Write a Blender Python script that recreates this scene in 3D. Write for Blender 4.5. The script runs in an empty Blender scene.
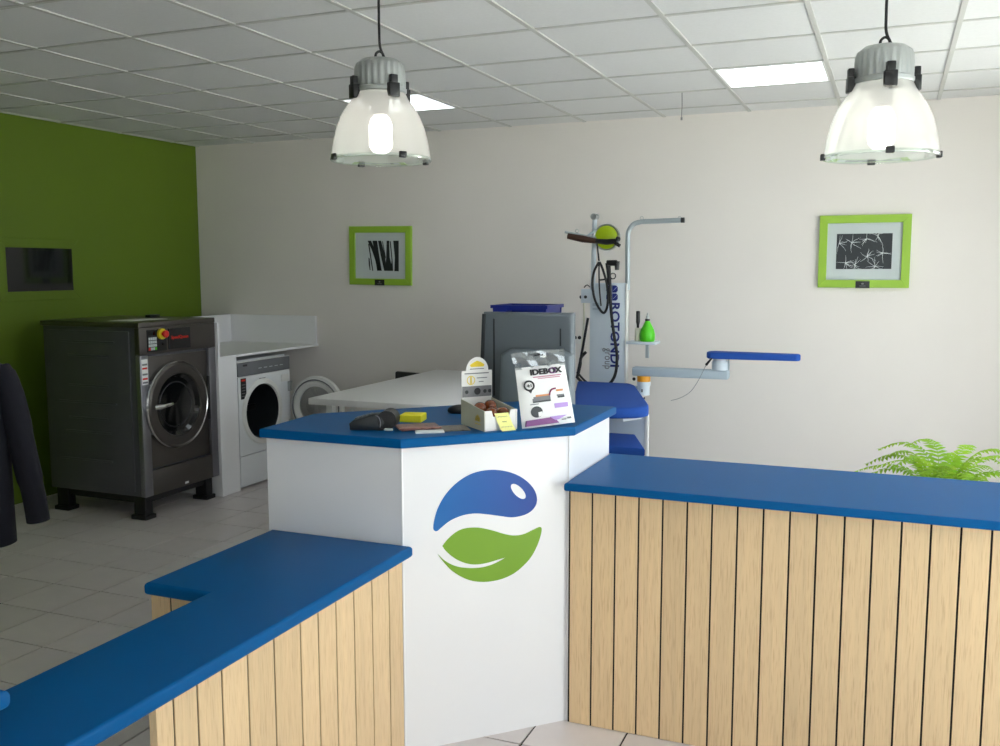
import bpy, bmesh, math, random
from mathutils import Matrix, Vector
from mathutils.geometry import tessellate_polygon
random.seed(7)
sc = bpy.context.scene
COL = sc.collection
PI = math.pi

# ------------------------------------------------------------------ camera
F = 943.0
RC = Matrix(((0.92388363, -0.04035459, 0.3805398), (0.38266905, 0.10223982, -0.91821099), (-0.00185229, 0.99394091, 0.10990015)))
EYE = Vector((0, 0, 1.69))
cam_data = bpy.data.cameras.new('camera')
cam_data.sensor_fit = 'HORIZONTAL'; cam_data.sensor_width = 36; cam_data.lens = 36 * F / 1000
cam_data.clip_start = 0.05
cam = bpy.data.objects.new('camera', cam_data); COL.objects.link(cam)
cam.matrix_world = Matrix.Translation(EYE) @ RC.to_4x4()
sc.camera = cam

# ------------------------------------------------------------------ light and exposure
sc.view_settings.view_transform = 'Standard'; sc.view_settings.look = 'None'
sc.view_settings.gamma = 1; sc.view_settings.use_curve_mapping = False
sc.view_settings.exposure = 0.34
SKY_STRENGTH = 4.3
SUN = 34.0
BULB = 9.0
PANEL = 1.4
world = bpy.data.worlds.new('sky'); sc.world = world; world.use_nodes = True
wb = world.node_tree.nodes['Background']
wb.inputs['Color'].default_value = (0.93, 0.915, 1.0, 1); wb.inputs['Strength'].default_value = SKY_STRENGTH

sun_l = bpy.data.lights.new('sun', 'SUN'); sun_l.energy = SUN; sun_l.angle = 0.01; sun_l.color = (1.0, 0.95, 0.92)
sun = bpy.data.objects.new('sun', sun_l); COL.objects.link(sun)
sun.rotation_euler = Vector((0.06, -0.8, -0.75)).to_track_quat('-Z', 'Y').to_euler(); sun.location = (0, 12, 8)
def portal(name, loc, rot, sx, sy):
    l = bpy.data.lights.new(name, 'AREA'); l.shape = 'RECTANGLE'; l.size = sx; l.size_y = sy
    l.cycles.is_portal = True
    o = bpy.data.objects.new(name, l); COL.objects.link(o); o.location = loc; o.rotation_euler = rot
XR, XL, YB, YF, ZC = 1.25, -5.8, 6.9, -0.9, 2.776
RIGHT_OPEN = [(2.0, 4.0), (4.3, 6.1)]
FRONT_OPEN = [(-0.35, 1.15)]
for a, b in RIGHT_OPEN: portal('sky_portal', (XR + 0.16, (a + b) / 2, 1.315), (0, PI / 2, 0), 2.47, b - a)
for a, b in FRONT_OPEN: portal('sky_portal', ((a + b) / 2, YF - 0.16, 1.315), (PI / 2, 0, 0), b - a, 2.47)

# ------------------------------------------------------------------ pixel to point
def P(px, py, ax, val):
    r = RC @ Vector((px - 500, 373 - py, -F)); t = (val - EYE[ax]) / r[ax]
    return EYE + r * t
def DEP(px, py, d): return EYE + (RC @ Vector((px - 500, 373 - py, -F))) * (d / F)
def PIX(p):
    c = RC.transposed() @ (Vector(p) - EYE)
    return (500 + F * c.x / -c.z, 373 - F * c.y / -c.z) if c.z < -0.01 else (-9999, -9999)

# ------------------------------------------------------------------ materials
def lin(c): return tuple(((v / 255) / 12.92 if v / 255 <= 0.04045 else ((v / 255 + 0.055) / 1.055) ** 2.4) for v in c)
MATS = {}
def mat(name, rgb, rough=0.5, metal=0.0, var=0.0, vscale=8.0, bump=0.0, bscale=150.0, spec=0.5, emit=0.0, stretch=None, grain=None, per_obj=0.0, coat=0.0, alpha=None):
    m = bpy.data.materials.new(name); m.use_nodes = True; MATS[name] = m
    nt = m.node_tree; n = nt.nodes; L = nt.links; bs = n['Principled BSDF']
    c = lin(rgb) + (1,)
    bs.inputs['Base Color'].default_value = c
    bs.inputs['Roughness'].default_value = rough; bs.inputs['Metallic'].default_value = metal
    bs.inputs['Specular IOR Level'].default_value = spec
    bs.inputs['Coat Weight'].default_value = coat
    if emit:
        bs.inputs['Emission Color'].default_value = c; bs.inputs['Emission Strength'].default_value = emit
    tc = n.new('ShaderNodeTexCoord'); vec = tc.outputs['Object']
    oi = n.new('ShaderNodeObjectInfo')
    if per_obj or grain:
        va = n.new('ShaderNodeVectorMath'); va.operation = 'MULTIPLY_ADD'
        L.new(oi.outputs['Random'], va.inputs[0]); va.inputs[1].default_value = (31, 17, 23); L.new(vec, va.inputs[2]); vec = va.outputs[0]
    col = None
    if stretch:
        mp = n.new('ShaderNodeMapping'); mp.inputs['Scale'].default_value = stretch; L.new(vec, mp.inputs['Vector']); svec = mp.outputs[0]
    else: svec = vec
    if var:
        nz = n.new('ShaderNodeTexNoise'); nz.inputs['Scale'].default_value = vscale; nz.inputs['Detail'].default_value = 5; L.new(svec, nz.inputs['Vector'])
        mx = n.new('ShaderNodeMix'); mx.data_type = 'RGBA'
        mx.inputs['A'].default_value = tuple(v * (1 - var) for v in c[:3]) + (1,)
        mx.inputs['B'].default_value = tuple(min(1, v * (1 + var)) for v in c[:3]) + (1,)
        L.new(nz.outputs['Fac'], mx.inputs['Factor']); col = mx.outputs['Result']
    if grain:
        nz2 = n.new('ShaderNodeTexNoise'); nz2.inputs['Scale'].default_value = grain[1]; nz2.inputs['Detail'].default_value = 3; L.new(svec, nz2.inputs['Vector'])
        rp = n.new('ShaderNodeMapRange'); rp.inputs['From Min'].default_value = 0.52; rp.inputs['From Max'].default_value = 0.72; L.new(nz2.outputs['Fac'], rp.inputs['Value'])
        mx2 = n.new('ShaderNodeMix'); mx2.data_type = 'RGBA'; mx2.inputs['B'].default_value = lin(grain[0]) + (1,)
        if col: L.new(col, mx2.inputs['A'])
        else: mx2.inputs['A'].default_value = c
        mu = n.new('ShaderNodeMath'); mu.operation = 'MULTIPLY'; mu.inputs[1].default_value = grain[2]; L.new(rp.outputs[0], mu.inputs[0])
        L.new(mu.outputs[0], mx2.inputs['Factor']); col = mx2.outputs['Result']
    if per_obj:
        hs = n.new('ShaderNodeHueSaturation'); mr = n.new('ShaderNodeMapRange'); mr.inputs['To Min'].default_value = 1 - per_obj; mr.inputs['To Max'].default_value = 1 + per_obj
        L.new(oi.outputs['Random'], mr.inputs['Value']); L.new(mr.outputs[0], hs.inputs['Value'])
        if col: L.new(col, hs.inputs['Color'])
        else: hs.inputs['Color'].default_value = c
        col = hs.outputs['Color']
    if col: L.new(col, bs.inputs['Base Color'])
    if bump:
        nb = n.new('ShaderNodeTexNoise'); nb.inputs['Scale'].default_value = bscale; nb.inputs['Detail'].default_value = 3; L.new(svec, nb.inputs['Vector'])
        bp = n.new('ShaderNodeBump'); bp.inputs['Strength'].default_value = bump; bp.inputs['Distance'].default_value = 0.01
        L.new(nb.outputs['Fac'], bp.inputs['Height']); L.new(bp.outputs['Normal'], bs.inputs['Normal'])
    return m

mat('cream_paint', (234, 228, 222), 0.75, var=0.03, vscale=2, bump=0.06, bscale=260)
mat('green_paint', (96, 122, 16), 0.6, var=0.04, vscale=2, bump=0.05, bscale=260)
mat('lime_lacquer', (152, 192, 60), 0.4, var=0.03)
mat('ceiling_board', (222, 222, 222), 0.9, var=0.05, vscale=60, bump=0.12, bscale=180, per_obj=0.03)
mat('ceiling_rail', (194, 194, 190), 0.5, var=0.02)
mat('tile', (223, 215, 213), 0.28, var=0.07, vscale=9, bump=0.03, bscale=60, per_obj=0.05)
mat('grout', (38, 35, 33), 0.9, var=0.15, vscale=40)
mat('blue_laminate', (0, 88, 148), 0.42, spec=0.12, var=0.03, vscale=300, bump=0.02, bscale=500)
mat('white_laminate', (242, 241, 242), 0.35, var=0.012, vscale=4, bump=0.01, bscale=400)
mat('white_edge', (246, 246, 246), 0.4, var=0.01)
mat('oak', (230, 200, 156), 0.5, var=0.12, vscale=5, stretch=(14, 14, 0.6), grain=((190, 148, 104), 22, 0.5), per_obj=0.07, bump=0.08, bscale=40)
mat('dark_board', (16, 12, 10), 0.9, var=0.1)
mat('stainless', (104, 100, 96), 0.34, 0.9, var=0.06, vscale=14, stretch=(1, 1, 8), bump=0.02, bscale=60)
mat('stainless_bright', (150, 150, 156), 0.3, 0.9, var=0.04, vscale=14)
mat('steel_panel', (96, 96, 103), 0.34, 0.45, var=0.08, vscale=6)
mat('chrome', (205, 205, 205), 0.15, 1.0, var=0.02)
mat('black_paint', (24, 24, 26), 0.5, var=0.1)
mat('black_plastic', (22, 23, 24), 0.38, var=0.08)
mat('black_rubber', (20, 20, 22), 0.6, var=0.08)
mat('dark_glass', (12, 14, 15), 0.06, var=0.05, spec=0.8)
mat('drum', (70, 70, 72), 0.35, 0.8, var=0.12, vscale=40)
mat('grey_enamel', (112, 114, 118), 0.4, var=0.03)
mat('white_enamel', (232, 234, 236), 0.3, var=0.015)
mat('white_plastic', (230, 230, 226), 0.4, var=0.02)
mat('grey_plastic', (104, 112, 118), 0.45, var=0.06, bump=0.04, bscale=600)
mat('grey_plastic_light', (122, 132, 138), 0.45, var=0.06, bump=0.04, bscale=600)
mat('charcoal_plastic', (44, 48, 50), 0.4, var=0.08)
mat('blue_plastic', (28, 44, 138), 0.35, var=0.05)
mat('blue_fabric', (24, 78, 168), 0.85, var=0.08, vscale=60, bump=0.1, bscale=500)
mat('navy_fabric', (11, 12, 24), 0.9, var=0.2, vscale=30, bump=0.2, bscale=300)
mat('pale_machine', (206, 216, 224), 0.4, var=0.03)
mat('machine_grey', (176, 190, 200), 0.4, var=0.03)
mat('tube_grey', (170, 180, 184), 0.35, 0.3, var=0.03)
mat('navy_print', (32, 44, 124), 0.5, var=0.02)
mat('black_print', (26, 26, 28), 0.5, var=0.02)
mat('grey_print', (120, 120, 122), 0.5, var=0.1, vscale=90)
mat('red_print', (224, 42, 26), 0.5, var=0.02)
mat('pink_print', (196, 110, 140), 0.5, var=0.05)
mat('orange_plastic', (232, 158, 32), 0.4, var=0.03)
mat('green_plastic', (84, 206, 30), 0.35, var=0.03)
mat('cream_plastic', (220, 218, 196), 0.5, var=0.03)
mat('yellow_plastic', (228, 208, 30), 0.45, var=0.03)
mat('red_plastic', (216, 36, 28), 0.4, var=0.03)
mat('yellow_paper', (238, 228, 40), 0.8, var=0.03)
mat('note_paper', (238, 236, 150), 0.8, var=0.03)
mat('white_paper', (238, 238, 236), 0.7, var=0.02)
mat('card', (228, 226, 222), 0.6, var=0.02)
mat('card_side', (196, 196, 176), 0.7, var=0.04)
mat('yellow_print', (226, 196, 40), 0.6, var=0.08, vscale=60)
mat('mauve_print', (118, 56, 118), 0.35, var=0.1, vscale=30)
mat('lilac_print', (182, 146, 214), 0.4, var=0.06)
mat('magenta_print', (140, 24, 84), 0.4, var=0.04)
mat('orange_print', (216, 142, 84), 0.4, var=0.1)
mat('magazine', (150, 104, 96), 0.35, var=0.6, vscale=45, grain=((66, 44, 44), 60, 0.9))
mat('magazine_grey', (128, 118, 104), 0.35, var=0.5, vscale=45, grain=((50, 44, 40), 60, 0.9))
mat('brown_gloss', (118, 58, 26), 0.16, var=0.35, vscale=60, coat=0.5)
mat('brown_wood', (70, 44, 32), 0.5, var=0.2)
mat('lime_glass', (164, 190, 20), 0.3, var=0.06)
mat('aluminium', (176, 180, 178), 0.38, 0.7, var=0.04)
mat('mat_board', (196, 204, 204), 0.8, var=0.03)
mat('print_dark', (40, 46, 50), 0.5, var=0.25, vscale=50)
mat('print_white', (214, 220, 220), 0.6, var=0.05)
mat('print_ink', (28, 34, 32), 0.6, var=0.1)
mat('terracotta', (150, 92, 66), 0.8, var=0.12, bump=0.1)
mat('soil', (52, 40, 30), 0.95, var=0.3, bump=0.5, bscale=80)
mat('cable', (20, 20, 22), 0.5, var=0.05)
mat('paving', (190, 188, 184), 0.9, var=0.1)
mat('bulb', (255, 250, 236), 0.4, emit=BULB)
mat('diffuser', (242, 250, 255), 0.6, emit=PANEL)

def frond_mat():
    m = mat('frond', (130, 182, 44), 0.5, var=0.25, vscale=12, per_obj=0.35)
    n = m.node_tree.nodes; L = m.node_tree.links; bs = n['Principled BSDF']
    tr = n.new('ShaderNodeBsdfTranslucent'); tr.inputs['Color'].default_value = lin((190, 220, 70)) + (1,)
    mx = n.new('ShaderNodeMixShader'); mx.inputs[0].default_value = 0.45
    L.new(bs.outputs[0], mx.inputs[1]); L.new(tr.outputs[0], mx.inputs[2]); L.new(mx.outputs[0], n['Material Output'].inputs[0])
frond_mat()
def glassy(name, tint, t_fac, gloss_rough, translucent=0.0, gloss=0.1):
    m = bpy.data.materials.new(name); m.use_nodes = True; MATS[name] = m
    n = m.node_tree.nodes; L = m.node_tree.links; n.remove(n['Principled BSDF'])
    tp = n.new('ShaderNodeBsdfTransparent'); tp.inputs[0].default_value = lin(tint) + (1,)
    out = tp.outputs[0]
    if translucent:
        tl = n.new('ShaderNodeBsdfTranslucent'); tl.inputs[0].default_value = lin(tint) + (1,)
        df = n.new('ShaderNodeBsdfDiffuse'); df.inputs[0].default_value = lin(tint) + (1,)
        ad = n.new('ShaderNodeMixShader'); ad.inputs[0].default_value = 0.45; L.new(tl.outputs[0], ad.inputs[1]); L.new(df.outputs[0], ad.inputs[2])
        mx = n.new('ShaderNodeMixShader'); mx.inputs[0].default_value = translucent; L.new(out, mx.inputs[1]); L.new(ad.outputs[0], mx.inputs[2]); out = mx.outputs[0]
    gl = n.new('ShaderNodeBsdfGlossy'); gl.inputs['Roughness'].default_value = gloss_rough
    lw = n.new('ShaderNodeLayerWeight'); lw.inputs[0].default_value = 0.25
    mr = n.new('ShaderNodeMapRange'); mr.inputs['To Min'].default_value = gloss * 0.4; mr.inputs['To Max'].default_value = min(1, gloss * 4); L.new(lw.outputs['Fresnel'], mr.inputs['Value'])
    nz = n.new('ShaderNodeTexNoise'); nz.inputs['Scale'].default_value = 30
    bp = n.new('ShaderNodeBump'); bp.inputs['Strength'].default_value = 0.05; L.new(nz.outputs['Fac'], bp.inputs['Height']); L.new(bp.outputs['Normal'], gl.inputs['Normal'])
    m2 = n.new('ShaderNodeMixShader'); L.new(mr.outputs[0], m2.inputs[0]); L.new(out, m2.inputs[1]); L.new(gl.outputs[0], m2.inputs[2])
    L.new(m2.outputs[0], n['Material Output'].inputs[0])
glassy('window_glass', (244, 250, 248), 0.9, 0.02, 0, 0.06)
glassy('shade_poly', (236, 236, 234), 0.6, 0.14, 0.50, 0.14)
glassy('clear_lens', (236, 245, 240), 0.9, 0.03, 0.06, 0.12)
glassy('clear_film', (222, 228, 230), 0.6, 0.08, 0.18, 0.4)
glassy('door_glass', (200, 204, 204), 0.6, 0.03, 0.05, 0.2)

def logo_blue():
    m = mat('logo_blue', (10, 90, 172), 0.4, var=0.02); n = m.node_tree.nodes; L = m.node_tree.links
    tc = n.new('ShaderNodeTexCoord'); sp = n.new('ShaderNodeSeparateXYZ'); L.new(tc.outputs['Generated'], sp.inputs[0])
    rp = n.new('ShaderNodeValToRGB'); rp.color_ramp.elements[0].color = lin((14, 106, 178)) + (1,); rp.color_ramp.elements[1].color = lin((3, 60, 150)) + (1,)
    L.new(sp.outputs[0], rp.inputs[0]); L.new(rp.outputs[0], n['Principled BSDF'].inputs['Base Color'])
logo_blue()
mat('logo_green', (122, 166, 40), 0.45, var=0.02)

# ------------------------------------------------------------------ mesh builder
class MB:
    def __init__(s, M=None): s.v = []; s.f = []; s.M = M or Matrix()
    def add(s, vs, fs):
        o = len(s.v); s.v += [s.M @ Vector(v) for v in vs]; s.f += [tuple(i + o for i in f) for f in fs]; return s
    def bm(s, b):
        b.verts.index_update(); s.add([v.co.copy() for v in b.verts], [[v.index for v in f.verts] for f in b.faces]); b.free(); return s
    def box(s, x0, x1, y0, y1, z0, z1, b=0.0, seg=2):
        vs = [(x, y, z) for x in (x0, x1) for y in (y0, y1) for z in (z0, z1)]
        fs = [(0, 1, 3, 2), (4, 6, 7, 5), (0, 4, 5, 1), (2, 3, 7, 6), (0, 2, 6, 4), (1, 5, 7, 3)]
        if not b: return s.add(vs, fs)
        q = bmesh.new(); bv = [q.verts.new(v) for v in vs]
        for f in fs: q.faces.new([bv[i] for i in f])
        bmesh.ops.bevel(q, geom=q.edges[:], offset=b, segments=seg, affect='EDGES', profile=0.5)
        return s.bm(q)
    def prism(s, loops, z0, z1, b=0.0, seg=3):
        if not isinstance(loops[0][0], (tuple, list, Vector)): loops = [loops]
        if b:
            q = bmesh.new(); pts = loops[0]
            lo = [q.verts.new((p[0], p[1], z0)) for p in pts]; hi = [q.verts.new((p[0], p[1], z1)) for p in pts]; n = len(pts)
            q.faces.new(hi); q.faces.new(lo[::-1])
            for i in range(n): q.faces.new((lo[i], lo[(i + 1) % n], hi[(i + 1) % n], hi[i]))
            bmesh.ops.recalc_face_normals(q, faces=q.faces[:])
            es = [e for e in q.edges if abs(e.verts[0].co.z - e.verts[1].co.z) < 1e-6]
            bmesh.ops.bevel(q, geom=es, offset=b, segments=seg, affect='EDGES', profile=0.5)
            return s.bm(q)
        flat = [p for l in loops for p in l]; n = len(flat)
        tri = tessellate_polygon([[Vector((p[0], p[1], 0)) for p in l] for l in loops])
        def up(t):
            a, b_, c = (flat[i] for i in t)
            return t if (b_[0] - a[0]) * (c[1] - a[1]) - (b_[1] - a[1]) * (c[0] - a[0]) > 0 else (t[0], t[2], t[1])
        tri = [up(tuple(t)) for t in tri]
        vs = [(p[0], p[1], z0) for p in flat] + [(p[0], p[1], z1) for p in flat]
        fs = [tuple(i + n for i in t) for t in tri] + [(t[0], t[2], t[1]) for t in tri]
        o = 0
        for li, l in enumerate(loops):
            m = len(l); area = sum(l[i][0] * l[(i + 1) % m][1] - l[(i + 1) % m][0] * l[i][1] for i in range(m))
            ccw = (area > 0) == (li == 0)
            for i in range(m):
                a, c = o + i, o + (i + 1) % m
                fs.append((a, c, c + n, a + n) if ccw else (c, a, a + n, c + n))
            o += m
        return s.add(vs, fs)
    def cyl(s, p0, p1, r0, r1=None, n=20, caps=True):
        r1 = r0 if r1 is None else r1
        p0, p1 = Vector(p0), Vector(p1); d = (p1 - p0).normalized(); u = d.orthogonal().normalized(); w = d.cross(u)
        vs = []
        for p, r in ((p0, r0), (p1, r1)):
            for i in range(n):
                a = 2 * PI * i / n; vs.append(p + (u * math.cos(a) + w * math.sin(a)) * r)
        fs = [(i, (i + 1) % n, n + (i + 1) % n, n + i) for i in range(n)]
        if caps: fs += [tuple(range(n))[::-1], tuple(range(n, 2 * n))]
        return s.add(vs, fs)
    def tube(s, pts, r, n=10, caps=True, closed=False):
        pts = [Vector(p) for p in pts]; m = len(pts); rs = r if isinstance(r, (list, tuple)) else [r] * m
        vs = []; u = None
        for i, p in enumerate(pts):
            if closed: d = pts[(i + 1) % m] - pts[i - 1]
            else: d = pts[min(i + 1, m - 1)] - pts[max(i - 1, 0)]
            d.normalize()
            u = d.orthogonal().normalized() if u is None else (u - d * u.dot(d)).normalized()
            w = d.cross(u)
            for k in range(n):
                a = 2 * PI * k / n; vs.append(p + (u * math.cos(a) + w * math.sin(a)) * rs[i])
        fs = []
        for i in range(m if closed else m - 1):
            j = (i + 1) % m
            for k in range(n): fs.append((i * n + k, i * n + (k + 1) % n, j * n + (k + 1) % n, j * n + k))
        if caps and not closed: fs += [tuple(range(n))[::-1], tuple(range((m - 1) * n, m * n))]
        return s.add(vs, fs)
    def lathe(s, prof, o=(0, 0, 0), rot=None, n=36, gear=None):
        T = Matrix.Translation(Vector(o)) @ (rot.to_4x4() if rot else Matrix())
        vs = []
        for j, (r, z) in enumerate(prof):
            for i in range(n):
                a = 2 * PI * i / n; rr = r * (gear(i, j) if gear else 1)
                vs.append(T @ Vector((rr * math.cos(a), rr * math.sin(a), z)))
        fs = []
        for j in range(len(prof) - 1):
            for i in range(n): fs.append((j * n + i, j * n + (i + 1) % n, (j + 1) * n + (i + 1) % n, (j + 1) * n + i))
        return s.add(vs, fs)
    def ball(s, c, r, n=16, m=10):
        r = (r, r, r) if isinstance(r, (int, float)) else r; vs = []; fs = []
        for j in range(m + 1):
            t = PI * j / m
            for i in range(n):
                a = 2 * PI * i / n; vs.append((c[0] + r[0] * math.sin(t) * math.cos(a), c[1] + r[1] * math.sin(t) * math.sin(a), c[2] - r[2] * math.cos(t)))
        for j in range(m):
            for i in range(n): fs.append((j * n + i, j * n + (i + 1) % n, (j + 1) * n + (i + 1) % n, (j + 1) * n + i))
        return s.add(vs, fs)
    def text(s, txt, size, depth=0.0006, fat=0.0, space=1.0, M=None, width=None, height=None):
        cu = bpy.data.curves.new('t', 'FONT'); cu.body = txt; cu.size = size; cu.extrude = depth; cu.offset = fat; cu.space_character = space
        cu.align_x = 'CENTER'; cu.align_y = 'CENTER'; cu.resolution_u = 3
        ob = bpy.data.objects.new('t', cu); COL.objects.link(ob)
        dg = bpy.context.evaluated_depsgraph_get(); dg.update(); me = bpy.data.meshes.new_from_object(ob.evaluated_get(dg))
        vs = [v.co.copy() for v in me.vertices]
        if vs:
            xs = [v.x for v in vs]; ys = [v.y for v in vs]; cx = (max(xs) + min(xs)) / 2; cy = (max(ys) + min(ys)) / 2
            kx = width / (max(xs) - min(xs)) if width else 1; ky = height / (max(ys) - min(ys)) if height else 1
            vs = [Vector(((v.x - cx) * kx, (v.y - cy) * ky, v.z)) for v in vs]
        M = M or Matrix()
        s.add([M @ v for v in vs], [tuple(p.vertices) for p in me.polygons])
        bpy.data.objects.remove(ob); bpy.data.curves.remove(cu); bpy.data.meshes.remove(me); return s
    def build(s, name, material, parent=None, sharp=35, origin=None):
        me = bpy.data.meshes.new(name)
        if parent is not None: off = Vector(parent['_o'])
        elif origin is not None: off = Vector(origin)
        else:
            lo = [min(v[i] for v in s.v) for i in range(3)]; hi = [max(v[i] for v in s.v) for i in range(3)]
            off = Vector(((lo[0] + hi[0]) / 2, (lo[1] + hi[1]) / 2, lo[2]))
        me.from_pydata([tuple(v - off) for v in s.v], [], s.f); me.update()
        me.shade_smooth(); me.set_sharp_from_angle(angle=math.radians(sharp))
        me.materials.append(MATS[material])
        ob = bpy.data.objects.new(name, me); COL.objects.link(ob); ob['_o'] = tuple(off)
        if parent is not None: ob.parent = parent
        else: ob.location = off
        return ob
def tag(o, label=None, cat=None, group=None, kind=None):
    if label: o['label'] = label
    if cat: o['category'] = cat
    if group: o['group'] = group
    if kind: o['kind'] = kind
    return o
def thing(name, loc, label, cat, group=None):
    o = bpy.data.objects.new(name, None); COL.objects.link(o); o.location = loc; o['_o'] = tuple(loc); o.empty_display_size = 0.1
    return tag(o, label, cat, group)
def struct(name, mb, m, label=None): return tag(mb.build(name, m), label, None, None, 'structure')
def copy_tree(o, loc, parent=None, label=None):
    c = o.copy(); COL.objects.link(c)
    if parent is None: c.location = loc
    else: c.parent = parent
    for ch in o.children: copy_tree(ch, None, c)
    if label: c['label'] = label
    return c
def smooth(pts, k=8):
    pts = [Vector(p) for p in pts]; out = []
    for i in range(len(pts) - 1):
        p0, p1, p2, p3 = pts[max(i - 1, 0)], pts[i], pts[i + 1], pts[min(i + 2, len(pts) - 1)]
        for j in range(k):
            t = j / k; out.append(0.5 * ((2 * p1) + (p2 - p0) * t + (2 * p0 - 5 * p1 + 4 * p2 - p3) * t * t + (3 * p1 - p0 - 3 * p2 + p3) * t ** 3))
    return out + [pts[-1]]
def frame(o, u, v):
    u = Vector(u).normalized(); v = Vector(v); v = (v - u * u.dot(v)).normalized(); w = u.cross(v)
    return Matrix(((u.x, v.x, w.x, o[0]), (u.y, v.y, w.y, o[1]), (u.z, v.z, w.z, o[2]), (0, 0, 0, 1)))
RX = Matrix.Rotation(PI / 2, 3, 'Y')       # lathe axis z -> +x
RYn = Matrix.Rotation(PI / 2, 3, 'X')      # lathe axis z -> -y

# ================================================================== structure
floor = struct('floor', MB().box(XL - 0.1, XR + 0.15, YF - 0.15, YB + 0.1, -0.12, -0.006), 'grout')
T = 0.33; gx, gy = -1.161 - 20 * T, 2.988 - 20 * T
def tile_mb(x0, x1, y0, y1): return MB().box(x0, x1, y0, y1, -0.007, 0.0)
tile_me = None; field = MB()
for i in range(40):
    for j in range(50):
        x0, y0 = gx + i * T + 0.0042, gy + j * T + 0.0042; x1, y1 = x0 + T - 0.0084, y0 + T - 0.0084
        X0, X1, Y0, Y1 = max(x0, XL), min(x1, XR), max(y0, YF), min(y1, YB)
        if X1 - X0 < 0.01 or Y1 - Y0 < 0.01: continue
        px, py = PIX(((X0 + X1) / 2, (Y0 + Y1) / 2, 0)); full = (X1 - X0 > T - 0.009 and Y1 - Y0 > T - 0.009)
        vis = -40 < px < 300 and 470 < py < 800 and X1 < -1.2 or (X0 > -1.7 and 2.2 < Y0 < 3.3 and 400 < px < 760 and py < 800)
        if vis:
            if full and tile_me:
                o = bpy.data.objects.new('floor_tile', tile_me); COL.objects.link(o); o.parent = floor
                o.location = (x0 - tx, y0 - ty, 0)
            else:
                o = tile_mb(X0, X1, Y0, Y1).build('floor_tile', 'tile', floor)
                if full: tile_me = o.data; tx, ty = x0, y0
        else: field.add([(X0, Y0, 0), (X1, Y0, 0), (X1, Y1, 0), (X0, Y1, 0)], [(0, 1, 2, 3)])
tag(field.build('floor_tile_field', 'tile', floor), kind='stuff')

ceiling = struct('ceiling', MB().box(XL - 0.1, XR + 0.15, YF - 0.15, YB + 0.1, ZC + 0.03, ZC + 0.13), 'ceiling_board')
C6 = 0.6; cx0, cy0 = -1.570 - 10 * C6, 3.587 - 12 * C6
LIGHT_CELLS = [(-0.97, 5.387), (-3.37, 5.387)]
for i in range(20):
    x = cx0 + i * C6
    if XL < x < XR: MB().box(x - 0.012, x + 0.012, YF, YB, ZC, ZC + 0.03, 0.001, 1).build('ceiling_rail', 'ceiling_rail', ceiling)
for j in range(22):
    y = cy0 + j * C6
    if YF < y < YB: MB().box(XL, XR, y - 0.011, y + 0.011, ZC + 0.0005, ZC + 0.028, 0.001, 1).build('ceiling_rail', 'ceiling_rail', ceiling)
full_me = None
for i in range(20):
    for j in range(22):
        x0, y0 = cx0 + i * C6 + 0.002, cy0 + j * C6 + 0.002; x1, y1 = x0 + C6 - 0.004, y0 + C6 - 0.004
        if any(abs(x0 - a) < 0.1 and abs(y0 - b) < 0.1 for a, b in LIGHT_CELLS): continue
        X0, X1, Y0, Y1 = max(x0, XL), min(x1, XR), max(y0, YF), min(y1, YB)
        if X1 - X0 < 0.02 or Y1 - Y0 < 0.02: continue
        full = X1 - X0 > 0.59 and Y1 - Y0 > 0.59
        if full and full_me:
            o = bpy.data.objects.new('ceiling_tile', full_me); COL.objects.link(o); o.parent = ceiling; o.location = (x0 - fx, y0 - fy, 0)
        else:
            o = MB().box(X0, X1, Y0, Y1, ZC + 0.006, ZC + 0.022).build('ceiling_tile', 'ceiling_board', ceiling)
            if full: full_me = o.data; fx, fy = x0, y0

struct('wall_back', MB().box(XL - 0.1, XR + 0.15, YB, YB + 0.12, 0, ZC + 0.03), 'cream_paint')
struct('wall_left', MB().box(XL - 0.12, XL, YF - 0.15, YB, 0, ZC + 0.03), 'green_paint')
def pierced(ax, at, lo, hi, opens, t):
    mb = MB(); cuts = [lo] + [v for o in opens for v in o] + [hi]
    def bx(a, b, z0, z1):
        if ax == 0: mb.box(at, at + t, a, b, z0, z1)
        else: mb.box(a, b, at - t, at, z0, z1)
    for k in range(0, len(cuts), 2): bx(cuts[k], cuts[k + 1], 0, ZC + 0.03)
    for a, b in opens: bx(a, b, 0, 0.08); bx(a, b, 2.55, ZC + 0.03)
    return mb
struct('wall_right', pierced(0, XR, YF - 0.15, YB, RIGHT_OPEN, 0.15), 'cream_paint')
struct('wall_front', pierced(1, YF, XL, XR, FRONT_OPEN, 0.15), 'cream_paint')
wn = 0
for ax, opens in ((0, RIGHT_OPEN), (1, FRONT_OPEN)):
    for a, b in opens:
        wn += 1
        w = thing('window_%d' % wn, (XR + 0.05, (a + b) / 2, 0.08) if ax == 0 else ((a + b) / 2, YF - 0.05, 0.2), 'tall white-framed shop window', None); w['kind'] = 'structure'
        fr = MB(); gl = MB(); mid = (a + b) / 2
        def bar(p, q, z0, z1, m=fr, d0=0.04, d1=0.10):
            if ax == 0: m.box(XR + d0, XR + d1, p, q, z0, z1)
            else: m.box(p, q, YF - d1, YF - d0, z0, z1)
        for p, q in ((a, a + 0.05), (b - 0.05, b), (mid - 0.025, mid + 0.025)): bar(p, q, 0.08, 2.55)
        bar(a, b, 0.08, 0.13); bar(a, b, 2.50, 2.55)
        fr.build('window_frame', 'white_plastic', w)
        for p, q in ((a + 0.05, mid - 0.025), (mid + 0.025, b - 0.05)):
            gl = MB(); bar(p, q, 0.13, 2.50, gl, 0.067, 0.073); gl.build('pane', 'window_glass', w)
struct('ground', MB().box(-25, 25, -25, 25, -0.3, -0.15), 'paving')

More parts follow.
